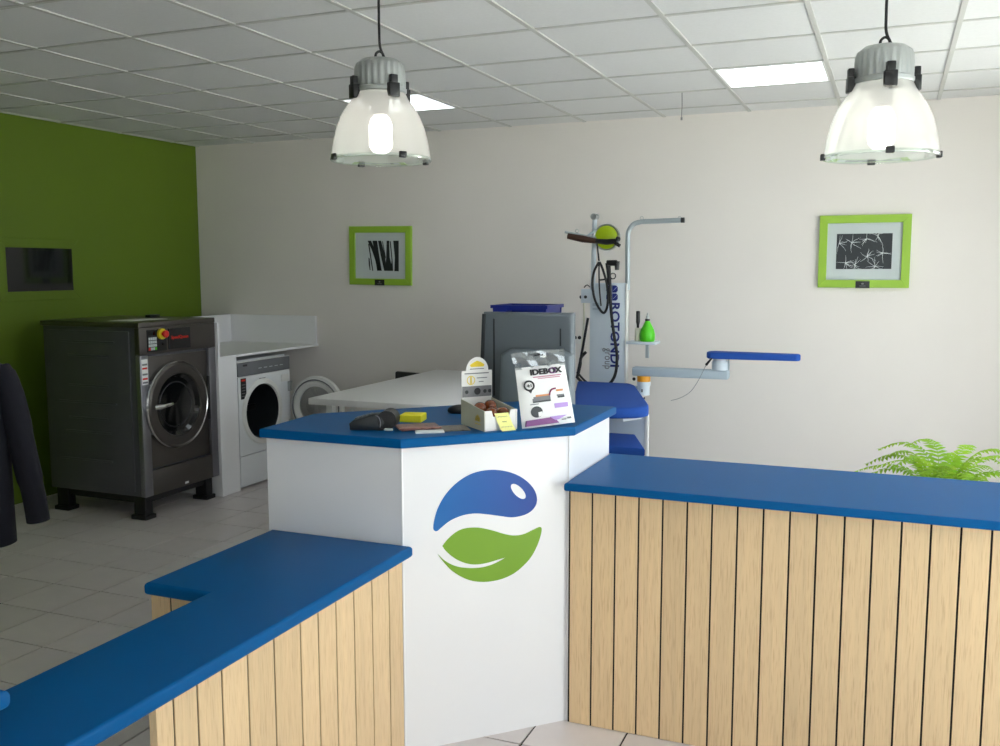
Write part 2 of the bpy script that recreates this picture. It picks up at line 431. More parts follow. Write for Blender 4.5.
# ================================================================== counters
# --- tower with the emblem
A = Vector((-1.514, 2.78, 0)); B = Vector((-1.066, 3.228, 0))
tw = thing('reception_tower', (-1.55, 3.25, 0), 'tall white reception counter with blue drop and green leaf emblem on its angled front', 'counter')
MB().box(-2.066, -1.516, 2.78, 2.80, 0, 1.088, 0.001, 1).build('side_panel', 'white_laminate', tw)
MB().box(-1.086, -1.066, 3.23, 3.76, 0, 1.088, 0.001, 1).build('side_panel', 'white_laminate', tw)
MB().box(-2.066, -2.046, 2.80, 3.12, 0, 1.088).build('side_panel', 'white_laminate', tw)
MB().prism([(-2.06, 3.12), (-2.04, 3.11), (-1.44, 3.70), (-1.44, 3.728)], 0, 1.088).build('back_panel', 'white_laminate', tw)
MB().box(-1.44, -1.086, 3.70, 3.72, 0, 1.088).build('back_panel', 'white_laminate', tw)
s2 = math.sqrt(0.5)
fp = MB().prism([(A.x, A.y), (B.x, B.y), (B.x - 0.02 * s2, B.y + 0.02 * s2), (A.x - 0.02 * s2, A.y + 0.02 * s2)], 0, 1.088).build('front_panel', 'white_laminate', tw)
MB().cyl(A + Vector((0, -0.0005, 0)), A + Vector((0, -0.0005, 1.088)), 0.004, n=10).build('edge_strip', 'white_edge', tw)
MB().cyl(B + Vector((0.0005, 0, 0)), B + Vector((0.0005, 0, 1.088)), 0.004, n=10).build('edge_strip', 'white_edge', tw)
FM = frame(A, (1, 1, 0), (0, 0, 1))       # local x along the panel, y up, z out
FMi = FM.inverted()
def emb(zx, zy):                          # pixel of the emblem -> point on the panel
    px, py = 420 + zx / 5.143, 455 + zy / 5.145
    r = RC @ Vector((px - 500, 373 - py, -F)); nn = Vector((1, -1, 0)); t = ((A.x - A.y) - nn.dot(EYE)) / nn.dot(r)
    q = FMi @ (EYE + r * t); return Vector((q.x, q.y, 0))
def loop(pts, k=4):
    q = [emb(*p) for p in pts]; q = q + [q[0]]
    return [(v.x, v.y) for v in smooth(q, k)[:-1]]
drop = [(70, 385), (68, 368), (75, 325), (95, 265), (130, 205), (180, 150), (240, 108), (300, 85), (370, 76), (440, 83), (500, 103), (550, 135), (585, 175), (600, 215), (598, 250), (580, 280), (550, 302), (510, 315), (465, 320), (410, 313), (350, 305), (290, 300), (240, 305), (195, 318), (150, 340), (110, 372), (90, 389), (78, 391)]
hole = []
for k in range(16):
    a = 2 * PI * k / 16; u, v = 50 * math.cos(a), 23 * math.sin(a); c, s_ = math.cos(0.80), math.sin(0.80)
    hole.append((505 + u * c - v * s_, 187 + u * s_ + v * c))
MB(FM).prism([loop(drop), loop(hole, 2)], 0.0002, 0.0016).build('emblem_drop', 'logo_blue', fp)
def pl(pts): return [(v.x, v.y) for v in smooth([emb(*p) for p in pts], 4)][:-1]
leaf = pl([(115, 468), (140, 435), (180, 400), (220, 380), (270, 373), (320, 376), (380, 390), (430, 405), (480, 414), (530, 408), (580, 385), (610, 371), (622, 372), (625, 385), (618, 420), (600, 470), (570, 525), (530, 570), (480, 610), (420, 637), (360, 650), (310, 652), (260, 645), (210, 625), (160, 592), (125, 555), (105, 530), (90, 508)]) \
    + pl([(90, 508), (130, 545), (180, 570), (230, 580), (290, 581), (340, 573), (390, 555), (440, 527)]) + pl([(440, 527), (400, 538), (350, 553), (300, 562), (250, 560), (200, 543), (160, 518), (130, 490), (115, 468)])
MB(FM).prism([leaf], 0.0002, 0.0016).build('emblem_leaf', 'logo_green', fp)

tag(MB().prism([(-2.078, 2.756), (-1.504, 2.756), (-1.038, 3.217), (-1.038, 3.765), (-1.47, 3.765), (-2.10, 3.13)], 1.088, 1.121, 0.007).build('worktop', 'blue_laminate', sharp=12),
    'blue laminate top of the tall white reception counter', 'worktop')
# --- long low counter
GAPS = [-1.056 + 0.0858 * k for k in range(0, 27)]
rc = thing('plank_counter', (0.25, 3.45, 0), 'long low counter faced with pale upright wood planks, fern behind it', 'counter')
RX1 = GAPS[-1]
MB().box(-1.060, RX1, 3.2145, 3.72, 0, 0.893).build('carcass', 'dark_board', rc)
pm = None
for k in range(len(GAPS) - 1):
    if pm is None:
        o = MB().box(GAPS[k] + 0.0032, GAPS[k + 1] - 0.0032, 3.21, 3.2145, 0.002, 0.893, 0.0008, 1).build('plank', 'oak', rc); pm = o.data
    else:
        o = bpy.data.objects.new('plank', pm); COL.objects.link(o); o.parent = rc; o.location = (GAPS[k] - GAPS[0], 0, 0)
tag(MB().prism([(-1.062, 3.163), (RX1 + 0.03, 3.163), (RX1 + 0.03, 3.765), (-1.034, 3.765), (-1.062, 3.765)], 0.893, 0.923, 0.008).build('worktop', 'blue_laminate', sharp=12),
    'long straight blue worktop on the pale plank counter in front of the fern', 'worktop')
# --- lower counter beside the tower
lc = thing('plank_counter', (-1.75, 2.4, 0), 'short low plank counter under the stepped blue worktop beside the tall white counter', 'counter')
MB().box(-2.03, -1.518, 2.1645, 2.775, 0, 0.710).build('carcass', 'dark_board', lc)
MB().box(-1.548, -1.518, 1.655, 2.182, 0, 0.710).build('backing_board', 'dark_board', lc)
ys = [1.598, 1.655, 1.737, 1.828, 1.931, 2.045, 2.169, 2.259, 2.355, 2.458, 2.569, 2.68, 2.776]
for k in range(len(ys) - 1): MB().box(-1.518 if k else -1.536, -1.514, ys[k] + (0.0030 if k else 0), ys[k + 1] - 0.0030, 0.002, 0.710, 0.0006, 1).build('plank', 'oak', lc)
xs = [-2.05, -1.973, -1.886, -1.8, -1.714, -1.628, -1.549]
for k in range(len(xs) - 1): MB().box(xs[k] + 0.0036, xs[k + 1] - 0.0036, 2.16, 2.1645, 0.002, 0.710, 0.0006, 1).build('plank', 'oak', lc)
tag(MB().prism([(-2.052, 2.14), (-1.815, 2.14), (-1.815, 1.176), (-1.477, 1.176), (-1.477, 2.779), (-2.052, 2.779)], 0.710, 0.75, 0.012, 5).build('worktop', 'blue_laminate', sharp=12),
    'stepped blue worktop on the short plank counter, wide end against the white tower', 'worktop')
pd = thing('counter_pedestal', (-1.64, 0.8, 0), 'white counter pedestal with blue top at the open end of the stepped worktop', 'counter')
MB().box(-1.79, -1.503, 0.45, 1.165, 0, 0.883, 0.002, 1).build('body', 'white_laminate', pd)
MB().prism([(-1.82, 0.42), (-1.475, 0.42), (-1.475, 1.192), (-1.82, 1.192)], 0.883, 0.922, 0.014, 4).build('top', 'blue_laminate', pd)

# ================================================================== laundry machines
w = thing('washing_machine', (-5.06, 5.21, 0), 'large dark stainless industrial washer on black legs against the green wall', 'washing machine')
MB().box(-5.43, -4.60, 4.824, 5.566, 0.165, 1.305, 0.004).build('body', 'steel_panel', w)
MB().box(-5.445, -4.565, 4.812, 5.572, 1.305, 1.34, 0.006).build('top_panel', 'stainless', w)
sp = MB().box(-5.39, -4.66, 4.814, 4.826, 0.2, 1.28, 0.003).build('side_panel', 'steel_panel', w)
for z, a, b in ((1.205, -5.26, -4.78), (1.11, -5.2, -4.84), (0.905, -5.2, -4.84), (0.79, -5.3, -4.78), (0.68, -5.22, -4.86), (0.585, -5.25, -4.84), (0.39, -5.32, -4.84)):
    MB().box(a, b, 4.804, 4.816, z - 0.007, z + 0.007, 0.005).build('rib', 'steel_panel', sp)
for a, b in ((4.817, 4.892), (5.50, 5.57)): MB().box(-4.61, -4.57, a, b, 0.165, 1.12, 0.004).build('corner_post', 'stainless_bright', w)
MB().box(-4.612, -4.57, 4.892, 5.50, 0.165, 0.335, 0.003).build('lower_panel', 'stainless', w)
MB().box(-4.612, -4.59, 4.897, 5.495, 0.345, 1.105, 0.003).build('front_panel', 'stainless', w)
cp = MB().box(-4.612, -4.568, 4.817, 5.57, 1.125, 1.305, 0.004).build('control_panel', 'stainless', w)
MB().box(-4.569, -4.563, 4.885, 5.065, 1.14, 1.288, 0.001, 1).build('keypad_plate', 'black_plastic', cp)
for r in range(4):
    for c in range(4):
        y = 4.894 + c * 0.0195; z = 1.228 - r * 0.0225
        MB().box(-4.564, -4.560, y, y + 0.0155, z - 0.009, z + 0.009).build('key', 'red_plastic' if (r, c) == (3, 0) else 'green_plastic' if (r, c) == (3, 3) else 'mat_board', cp)
MB().box(-4.564, -4.561, 4.893, 4.955, 1.252, 1.278).build('display', 'dark_glass', cp)
MB().cyl((-4.564, 5.012, 1.256), (-4.545, 5.012, 1.256), 0.037, n=24).build('stop_button_base', 'yellow_plastic', cp)
MB().cyl((-4.547, 5.012, 1.256), (-4.520, 5.012, 1.256), 0.013, n=16).lathe([(0.013, 0), (0.025, 0.006), (0.025, 0.018), (0.015, 0.025), (0, 0.025)], (-4.532, 5.012, 1.256), RX, 20).build('stop_button', 'red_plastic', cp)
MB().cyl((-4.564, 5.03, 1.185), (-4.552, 5.03, 1.185), 0.010, n=14).build('selector_knob', 'black_plastic', cp)
bpn = MB().box(-4.569, -4.561, 5.085, 5.30, 1.145, 1.288, 0.001, 1).build('brand_plate', 'black_plastic', cp)
MB().text('SpeedQueen', 0.03, 0.0008, 0.0006, 1.0, frame((-4.5605, 5.193, 1.222), (0, 1, 0), (0, 0, 1)), width=0.17, height=0.03).build('brand_lettering', 'red_print', cp)
dc = (5.145, 0.757)
door = MB().lathe([(0.212, 0.0), (0.212, 0.035), (0.222, 0.05), (0.278, 0.05), (0.298, 0.035), (0.302, 0.0)], (-4.59, *dc), RX, 56).build('door', 'stainless', w)
MB().lathe([(0.290, 0.036), (0.297, 0.045), (0.304, 0.036), (0.304, 0.0)], (-4.59, *dc), RX, 56).build('door_trim', 'chrome', door)
MB().lathe([(0.214, 0.04), (0.19, 0.016), (0.12, 0.006), (0.0, 0.004)], (-4.589, *dc), RX, 40).build('door_glass', 'dark_glass', door)
MB().lathe([(0.150, 0.009), (0.156, 0.014), (0.162, 0.012)], (-4.589, *dc), RX, 40).build('drum_ring', 'drum', door)
MB().tube([(-4.538, 4.90, 0.768), (-4.520, 4.93, 0.769), (-4.515, 4.99, 0.772), (-4.520, 5.045, 0.776)], [0.018, 0.02, 0.018, 0.014], 10).build('door_handle', 'chrome', door)
MB().box(-4.578, -4.566, 5.475, 5.495, 0.60, 0.92, 0.004).build('door_hinge', 'black_paint', w)
st = MB().box(-4.5705, -4.569, 4.828, 4.884, 0.925, 1.095).build('warning_sticker', 'white_paper', w)
for z, m in ((1.06, 'grey_print'), (1.035, 'red_print'), (0.995, 'grey_print'), (0.965, 'red_print'), (0.94, 'grey_print')):
    MB().box(-4.5695, -4.5685, 4.833, 4.879, z - 0.006, z + 0.006).build('sticker_print', m, st)
for x in (-5.36, -4.66):
    for y in (4.885, 5.5):
        MB().box(x - 0.05, x + 0.05, y - 0.035, y + 0.035, 0.03, 0.168, 0.004).box(x - 0.065, x + 0.065, y - 0.05, y + 0.05, 0, 0.03, 0.004).build('leg', 'black_paint', w)
MB().box(-5.40, -4.62, 4.865, 4.905, 0.11, 0.166).box(-5.40, -4.62, 5.48, 5.52, 0.11, 0.166).box(-4.68, -4.63, 4.905, 5.48, 0.11, 0.166).box(-5.39, -5.34, 4.905, 5.48, 0.11, 0.166).build('base_frame', 'black_paint', w)
MB().box(-4.572, -4.568, 5.2, 5.235, 0.18, 0.195).build('drain_tag', 'white_paper', w)
for dx, dy, a, z in ((0, 0, 0.1, 0), (0.03, 0.04, -0.15, 0.002)):
    m = Matrix.Translation((-4.86 + dx, 5.08 + dy, 1.34 + z)) @ Matrix.Rotation(a, 4, 'Z')
    tag(MB(m).box(-0.10, 0.10, -0.145, 0.145, 0.0, 0.0018).build('paper_sheet', 'white_paper'), ('lower white paper sheet lying on top of the dark steel washer' if z == 0 else 'upper white paper sheet lying askew on top of the dark steel washer'), 'paper', 'papers on the washer')
tag(MB().box(-5.02, -4.97, 5.36, 5.46, 1.34, 1.362, 0.004).build('marker_case', 'black_plastic'), 'small black case lying on top of the steel washer', 'case')

u = thing('laminate_surround', (-5.0, 5.68, 0), 'white laminate surround with raised edges built over the dryer beside the steel washer', 'cabinet')
MB().box(-5.42, -4.552, 5.578, 5.788, 0, 1.03, 0.002, 1).build('side_unit', 'white_laminate', u)
MB().box(-5.46, -4.55, 5.578, 6.895, 1.03, 1.05, 0.002, 1).build('worktop', 'white_laminate', u)
MB().box(-5.46, -4.55, 5.578, 5.594, 1.05, 1.30, 0.001, 1).build('end_upstand', 'white_laminate', u)
MB().box(-5.46, -4.565, 6.88, 6.897, 1.05, 1.29, 0.001, 1).build('wall_upstand', 'white_laminate', u)
MB().box(-5.478, -5.46, 5.578, 6.897, 1.03, 1.29, 0.001, 1).build('rear_upstand', 'white_laminate', u)

d = thing('tumble_dryer', (-4.85, 6.13, 0), 'white dryer with its round door swung open under the laminate surround', 'dryer')
DC = (6.095, 0.578)
def rect_hole(y0, y1, z0, z1, c, r, n=40): return [[(y0, z0), (y1, z0), (y1, z1), (y0, z1)], [(c[0] + r * math.cos(2 * PI * i / n), c[1] + r * math.sin(2 * PI * i / n)) for i in range(n)]]
MB().box(-5.2, -4.60, 5.80, 6.465, 0.02, 0.26).box(-5.2, -4.60, 5.80, 6.465, 0.87, 0.995).box(-5.2, -5.1, 5.80, 6.465, 0.26, 0.87).box(-5.1, -4.6, 5.80, 5.82, 0.26, 0.87).box(-5.1, -4.6, 6.445, 6.465, 0.26, 0.87).build('body', 'white_enamel', d)
MB(frame((-4.60, 0, 0), (0, 1, 0), (0, 0, 1))).prism(rect_hole(5.80, 6.465, 0.262, 0.872, DC, 0.215), 0, 0.045).build('front_panel', 'white_enamel', d)
MB().box(-4.60, -4.555, 5.80, 6.465, 0.02, 0.256, 0.003).build('kick_panel', 'white_enamel', d)
con = MB().box(-4.60, -4.552, 5.80, 6.465, 0.876, 0.982, 0.003).build('control_panel', 'grey_enamel', d)
MB().box(-4.552, -4.5505, 5.86, 5.91, 0.95, 0.965).build('maker_mark', 'black_print', con)
for k in range(5): MB().box(-4.553, -4.5500, 6.05 + k * 0.07, 6.09 + k * 0.07, 0.918, 0.924).build('printed_line', 'mat_board', con)
MB().box(-4.553, -4.548, 5.80, 6.465, 0.983, 0.988).build('control_trim', 'white_plastic', con)
MB().lathe([(0.213, 0.04), (0.22, 0.055), (0.25, 0.052), (0.26, 0.043)], (-4.598, *DC), RX, 48).build('door_surround', 'white_plastic', d)
MB().lathe([(0.215, 0.04), (0.213, -0.06), (0.25, -0.08), (0.25, -0.42), (0.0, -0.44)], (-4.598, *DC), RX, 40).build('drum', 'charcoal_plastic', d)
MB().box(-4.80, -4.78, 5.88, 6.31, 0.55, 0.60, 0.005).build('drum_baffle', 'drum', d)
lb = MB().box(-4.5555, -4.5535, 5.83, 5.895, 0.70, 0.86).build('instruction_label', 'black_print', d)
MB().box(-4.5540, -4.5525, 5.84, 5.885, 0.838, 0.852).build('label_heading', 'red_print', lb)
for k in range(5): MB().box(-4.5540, -4.5525, 5.84, 5.883, 0.72 + k * 0.022, 0.725 + k * 0.022).build('label_line', 'grey_print', lb)
for k in range(2): MB().box(-4.5555, -4.5538, 6.06, 6.14 - 0.02 * k, 0.835 - k * 0.012, 0.84 - k * 0.012).build('printed_line', 'grey_print', d)
MB().box(-4.557, -4.547, 6.345, 6.445, 0.78, 0.84, 0.004).build('latch_cover', 'white_plastic', d)
for z in (0.42, 0.735): MB().box(-4.56, -4.535, 6.435, 6.475, z - 0.04, z + 0.04, 0.004).build('hinge', 'aluminium', d)
dd = MB().lathe([(0.19, 0.02), (0.165, -0.005), (0.165, -0.03), (0.20, -0.045), (0.245, -0.03), (0.25, 0.0), (0.24, 0.015), (0.19, 0.02)], (-4.285, 6.47, DC[1]), RYn @ Matrix.Rotation(PI, 3, 'X'), 48).build('door', 'white_plastic', d)
MB().lathe([(0.168, 0), (0.13, 0.03), (0.06, 0.05), (0, 0.052)], (-4.285, 6.455, DC[1]), RYn, 40).build('door_glass', 'door_glass', dd)
MB().lathe([(0.215, 0.0), (0.22, 0.01), (0.225, 0.0)], (-4.285, 6.427, DC[1]), RYn, 40).build('door_seal', 'grey_enamel', dd)

# ================================================================== table, crates, chair behind the counter
t = thing('folding_table', (-2.75, 5.75, 0), 'large white folding table behind the tall reception counter', 'table')
MB().box(-3.30, -2.2, 4.87, 6.65, 0.86, 0.90, 0.004).build('tabletop', 'white_laminate', t)
for x in (-3.20, -2.30):
    for y in (4.97, 6.52):
        MB().box(x - 0.022, x + 0.022, y - 0.022, y + 0.022, 0, 0.86, 0.002, 1).build('leg', 'white_plastic', t)
for x in (-3.20, -2.30): MB().box(x - 0.015, x + 0.015, 4.992, 6.498, 0.14, 0.18).build('stretcher', 'white_plastic', t)
for y in (4.97, 6.52):
    MB().tube([(-3.18, y, 0.70), (-3.02, y, 0.858)], 0.012, 8).build('brace', 'white_plastic', t)
    MB().tube([(-2.32, y, 0.70), (-2.48, y, 0.858)], 0.012, 8).build('brace', 'white_plastic', t)
def crate(z, label):
    c = thing('stacking_crate', (-2.365, 6.2, z), label, 'crate', 'blue crates on the folding table')
    x0, x1, y0, y1, h = -2.56, -2.165, 6.04, 6.38, 0.268
    MB().box(x0 + 0.02, x1 - 0.02, y0 + 0.02, y1 - 0.02, z, z + 0.012).build('base', 'blue_plastic', c)
    MB(frame((0, y0 + 0.018, z), (1, 0, 0), (0, 0, 1))).prism([[(x0 + 0.015, 0), (x1 - 0.015, 0), (x1, h - 0.02), (x0, h - 0.02)], [(-2.46, h - 0.075), (-2.27, h - 0.075), (-2.27, h - 0.032), (-2.46, h - 0.032)]], 0, 0.012).build('front_wall', 'blue_plastic', c)
    MB(frame((0, y1 - 0.006, z), (1, 0, 0), (0, 0, 1))).prism([(x0 + 0.015, 0), (x1 - 0.015, 0), (x1, h - 0.02), (x0, h - 0.02)], 0, 0.012).build('back_wall', 'blue_plastic', c)
    MB().box(x0 + 0.006, x0 + 0.02, y0 + 0.02, y1 - 0.02, z, z + h - 0.02).build('side_wall', 'blue_plastic', c)
    MB().box(x1 - 0.02, x1 - 0.006, y0 + 0.02, y1 - 0.02, z, z + h - 0.02).build('side_wall', 'blue_plastic', c)
    MB().prism([[(x0 - 0.012, y0 - 0.006), (x1 + 0.012, y0 - 0.006), (x1 + 0.012, y1 + 0.006), (x0 - 0.012, y1 + 0.006)], [(x0 + 0.015, y0 + 0.02), (x1 - 0.015, y0 + 0.02), (x1 - 0.015, y1 - 0.02), (x0 + 0.015, y1 - 0.02)]], z + h - 0.022, z + h).build('rim', 'blue_plastic', c)
crate(0.90, 'blue plastic crate on the folding table, lower of the two stacked'); crate(1.172, 'blue plastic crate showing above the monitor, upper of the two stacked')
for k, (px0, z, lb) in enumerate(((-3.62, 0.93, 0),)):
    c = thing('office_chair', (-3.56, 6.35, 0), 'black chair with its back showing over the edge of the folding table', 'chair')
    M0 = Matrix.Translation((-3.56, 6.35, 0)) @ Matrix.Rotation(-0.25, 4, 'Z')
    MB(M0).box(-0.21, 0.21, -0.2, 0.2, 0.43, 0.49, 0.02).build('seat', 'navy_fabric', c)
    MB(M0).box(-0.10, 0.17, 0.17, 0.205, 0.55, 0.885, 0.015).build('backrest', 'black_plastic', c)
    MB(M0).box(-0.03, 0.03, 0.19, 0.215, 0.45, 0.75, 0.004).build('back_support', 'black_plastic', c)
    MB(M0).cyl((0, 0, 0.08), (0, 0, 0.43), 0.025).build('column', 'black_plastic', c)
    for i in range(5):
        a = 2 * PI * i / 5
        MB(M0).tube([(0, 0, 0.10), (0.24 * math.cos(a), 0.24 * math.sin(a), 0.05)], [0.022, 0.015], 8).ball((0.24 * math.cos(a), 0.24 * math.sin(a), 0.025), 0.025, 10, 6).build('leg', 'black_plastic', c)

dk = thing('staff_desk', (-1.72, 4.15, 0), 'low white desk behind the tall reception counter carrying the monitor', 'desk')
MB().box(-2.1, -1.36, 3.80, 4.5, 0.72, 0.75, 0.003).build('desktop', 'white_laminate', dk)
for x in (-2.08, -1.40): MB().box(x, x + 0.02, 3.83, 4.47, 0, 0.72).build('side_panel', 'white_laminate', dk)

m = thing('monitor', (-1.54, 4.08, 0.75), 'dark grey computer monitor seen from behind above the reception counter', 'monitor')
MO = frame((-1.545, 4.06, 0), (1, 0.06, 0), (0, 0, 1))
MB(MO).prism([(-0.235, 1.02), (0.222, 1.02), (0.218, 1.49), (-0.212, 1.49)], -0.05, 0.02, 0.018, 3).build('housing', 'grey_plastic', m)
MB(MO).prism([(-0.235, 1.02), (-0.215, 1.02), (-0.196, 1.482), (-0.215, 1.482)], -0.056, 0.024, 0.004).build('bezel', 'charcoal_plastic', m)
MB(MO).box(-0.16, -0.153, 1.10, 1.46, 0.019, 0.0225).box(0.16, 0.166, 1.34, 1.42, 0.019, 0.0225).build('casing_groove', 'charcoal_plastic', m)
bc = MB(MO).prism([(-0.12, 0.80), (0.24, 0.80), (0.232, 1.305), (0.18, 1.325), (-0.06, 1.325), (-0.10, 1.30)], 0.015, 0.10, 0.02, 3).build('back_cover', 'grey_plastic_light', m)
MB(MO).cyl((0.196, 1.205, 0.099), (0.196, 1.205, 0.103), 0.03, n=28).build('emblem', 'grey_plastic', bc)
MB(MO).box(-0.06, 0.12, 0.77, 1.02, -0.03, 0.05, 0.01).build('stand', 'charcoal_plastic', m)
MB(MO).box(-0.16, 0.22, 0.75, 0.775, -0.12, 0.14, 0.008).build('foot', 'charcoal_plastic', m)

# ================================================================== things on the tall counter
ZT = 1.121
def at(x, y, a, z=ZT): return Matrix.Translation((x, y, z)) @ Matrix.Rotation(a, 4, 'Z')
ct = thing('card_terminal', (-1.69, 2.90, ZT), 'black card payment terminal lying on the tall blue counter', 'card terminal')
CM = at(-1.69, 2.905, 0.30)
MB(CM @ frame((0, 0.036, 0), (1, 0, 0), (0, 0, 1))).prism([(-0.082, 0.0), (0.04, 0.0), (0.052, 0.03), (0.035, 0.058), (0.0, 0.056), (-0.07, 0.036), (-0.085, 0.024)], 0, 0.072, 0.007, 2).build('body', 'charcoal_plastic', ct)
MB(CM).cyl((0.052, -0.036, 0.038), (0.052, 0.036, 0.038), 0.034, n=24).build('paper_roll_cover', 'black_plastic', ct)
MB(CM).tube(smooth([(0.012, -0.037, 0.056), (0.024, -0.037, 0.048), (0.03, -0.037, 0.03), (0.028, -0.037, 0.012)], 5), 0.0022, 6).build('seam_trim', 'grey_enamel', ct)
KP = MB(CM @ Matrix.Translation((-0.036, 0, 0.047)) @ Matrix.Rotation(-0.27, 4, 'Y'))
for i in range(4):
    for j in range(3): KP.box(-0.03 + i * 0.016, -0.019 + i * 0.016, -0.022 + j * 0.016, -0.010 + j * 0.016, 0, 0.003)
KP.build('keypad', 'grey_enamel', ct)
MB(CM).box(0.045, 0.075, -0.052, -0.034, 0.002, 0.010, 0.003).build('receipt_slot', 'mat_board', ct)
tag(MB(at(-1.648, 3.12, 0.22)).box(-0.042, 0.042, -0.042, 0.042, 0, 0.027, 0.002, 1).build('sticky_note_block', 'yellow_paper'), 'yellow block of sticky notes beside the card terminal', 'notepad')
for k, (x, y, a, z, mt, lb) in enumerate(((-1.555, 2.985, 0.75, 0.0, 'magazine', 'folded colour leaflet at the bottom of the small pile on the blue counter'), (-1.548, 2.965, 0.68, 0.006, 'magazine', 'reddish colour leaflet in the middle of the small pile on the blue counter'), (-1.475, 2.915, 0.55, 0.0, 'white_paper', 'white folded leaflet at the edge of the blue counter by the colour leaflets'))):
    sx = 0.075 if k < 2 else 0.05; sy = 0.05 if k < 2 else 0.022
    L_ = MB(at(x, y, a, ZT + z)).box(-sx, sx, -sy, sy, 0, 0.006, 0.001, 1).build('leaflet', mt); tag(L_, lb, 'leaflet')
tag(MB(at(-1.425, 3.02, 0.62)).box(-0.075, 0.045, -0.055, 0.055, 0, 0.004, 0.001, 1).build('leaflet', 'magazine_grey'), 'dark grey leaflet tucked against the cardboard display box', 'leaflet')
mo = thing('computer_mouse', (-1.565, 3.36, ZT), 'small black computer mouse behind the cardboard display box', 'mouse')
MB(at(-1.565, 3.36, 0.5)).ball((0, 0, 0.012), (0.05, 0.03, 0.022), 20, 10).build('shell', 'black_plastic', mo)
MB(at(-1.565, 3.36, 0.5)).cyl((0.02, -0.004, 0.030), (0.02, 0.004, 0.030), 0.006, n=12).build('wheel', 'grey_enamel', mo)

# cardboard display box, front parallel to the chamfer
bx = thing('display_box', (-1.31, 3.09, ZT), 'small cardboard counter display box with arched backing card and brown balls', 'display box')
DM = frame((-1.300, 3.000, ZT), (0.64, 0.77, 0), (0, 0, 1))   # x along the front, y up, z towards the customer
W_, D_ = 0.128, 0.19
MB(DM).box(0, W_, 0, 0.003, -D_, 0).build('base', 'card', bx)
MB(DM).prism([(0, 0), (W_, 0), (W_, 0.072), (W_ - 0.026, 0.072), (W_ - 0.032, 0.05), (0.032, 0.05), (0.026, 0.072), (0, 0.072)], -0.003, 0).build('front_wall', 'card', bx)
for x in (0, W_ - 0.003):
    MB(DM @ frame((x, 0, 0), (0, 0, -1), (0, 1, 0))).prism([(0, 0), (D_, 0), (D_, 0.092), (0, 0.072)], -0.003, 0).build('side_wall', 'card_side', bx)
arch = [(0, 0), (W_ - 0.003, 0), (W_ - 0.003, 0.195), (W_ - 0.018, 0.195)] + [(W_ / 2 + 0.046 * math.cos(a), 0.195 + 0.05 * math.sin(a)) for a in [PI * k / 12 for k in range(13)]] + [(0.015, 0.195), (0, 0.195)]
bk = MB(DM).prism(arch, -D_ - 0.003, -D_).build('backing_card', 'card', bx)
zz = -D_ + 0.0006
MB(DM).box(0.002, W_ - 0.005, 0.098, 0.138, zz - 0.0008, zz).build('printed_band', 'grey_print', bk)
MB(DM).cyl((0.064, 0.118, zz), (0.064, 0.118, zz + 0.0006), 0.013, n=20).build('printed_medallion', 'black_print', bk)
for x in (0.02, 0.095, 0.115): MB(DM).cyl((x, 0.117, zz), (x, 0.117, zz + 0.0006), 0.007, n=14).build('printed_medallion', 'charcoal_plastic', bk)
MB(DM).prism([(0.034, 0.217), (0.05, 0.226), (0.064, 0.232), (0.08, 0.226), (0.094, 0.217), (0.09, 0.209), (0.038, 0.209)], zz - 0.0008, zz).build('printed_sun', 'yellow_print', bk)
MB(DM).box(0.034, 0.092, 0.2, 0.203, zz - 0.0008, zz).box(0.012, 0.112, 0.183, 0.187, zz - 0.0008, zz).box(0.062, 0.105, 0.166, 0.169, zz - 0.0008, zz).box(0.07, 0.09, 0.152, 0.155, zz - 0.0008, zz).build('printed_line', 'grey_print', bk)
MB(DM).lathe([(0.014, 0), (0.0155, 0.0004), (0.017, 0)], (0.038, 0.16, zz), None, 24).box(0.035, 0.041, 0.147, 0.173, zz - 0.0004, zz + 0.0002).build('printed_ring', 'yellow_print', bk)
MB(DM @ frame((-0.003, 0, 0), (0, 0, 1), (0, 1, 0))).prism([(-0.075, 0.03), (-0.03, 0.03), (-0.034, 0.045), (-0.052, 0.055), (-0.07, 0.045)], -0.0012, 0.0).box(-0.075, -0.028, 0.019, 0.022, -0.0012, 0).build('side_print', 'yellow_print', bx)
for k, (x, y, z, r) in enumerate(((0.03, 0.062, -0.065, 0.021), (0.052, 0.045, -0.03, 0.022), (0.078, 0.066, -0.075, 0.021), (0.075, 0.046, -0.055, 0.021), (0.098, 0.046, -0.028, 0.022), (0.032, 0.026, -0.03, 0.021), (0.1, 0.026, -0.08, 0.021), (0.055, 0.026, -0.08, 0.021))):
    tag(MB(DM).ball((x, y + 0.008, z * 1.3 - 0.015), (r * 1.1, r, r * 1.15), 18, 12).build('wooden_ball', 'brown_gloss'), 'glossy brown ball lying in the cardboard display box', 'ball', 'brown balls in the display box')
nt_ = MB(DM); nv = []
for j in range(7):
    s_ = j / 6
    for i in (0, 1): nv.append((0.036 + i * 0.056 + 0.02 * s_, 0.062 - 0.064 * s_, 0.0015 + 0.022 * s_ ** 2.2))
nt_.add(nv, [(2 * j, 2 * j + 1, 2 * j + 3, 2 * j + 2) for j in range(6)])
nt_.add([(v[0], v[1], v[2] - 0.0006) for v in nv], [(2 * j + 2, 2 * j + 3, 2 * j + 1, 2 * j) for j in range(6)])
note = tag(nt_.build('sticky_note', 'note_paper'), 'pale yellow handwritten sticky note hanging on the front of the display box', 'note')
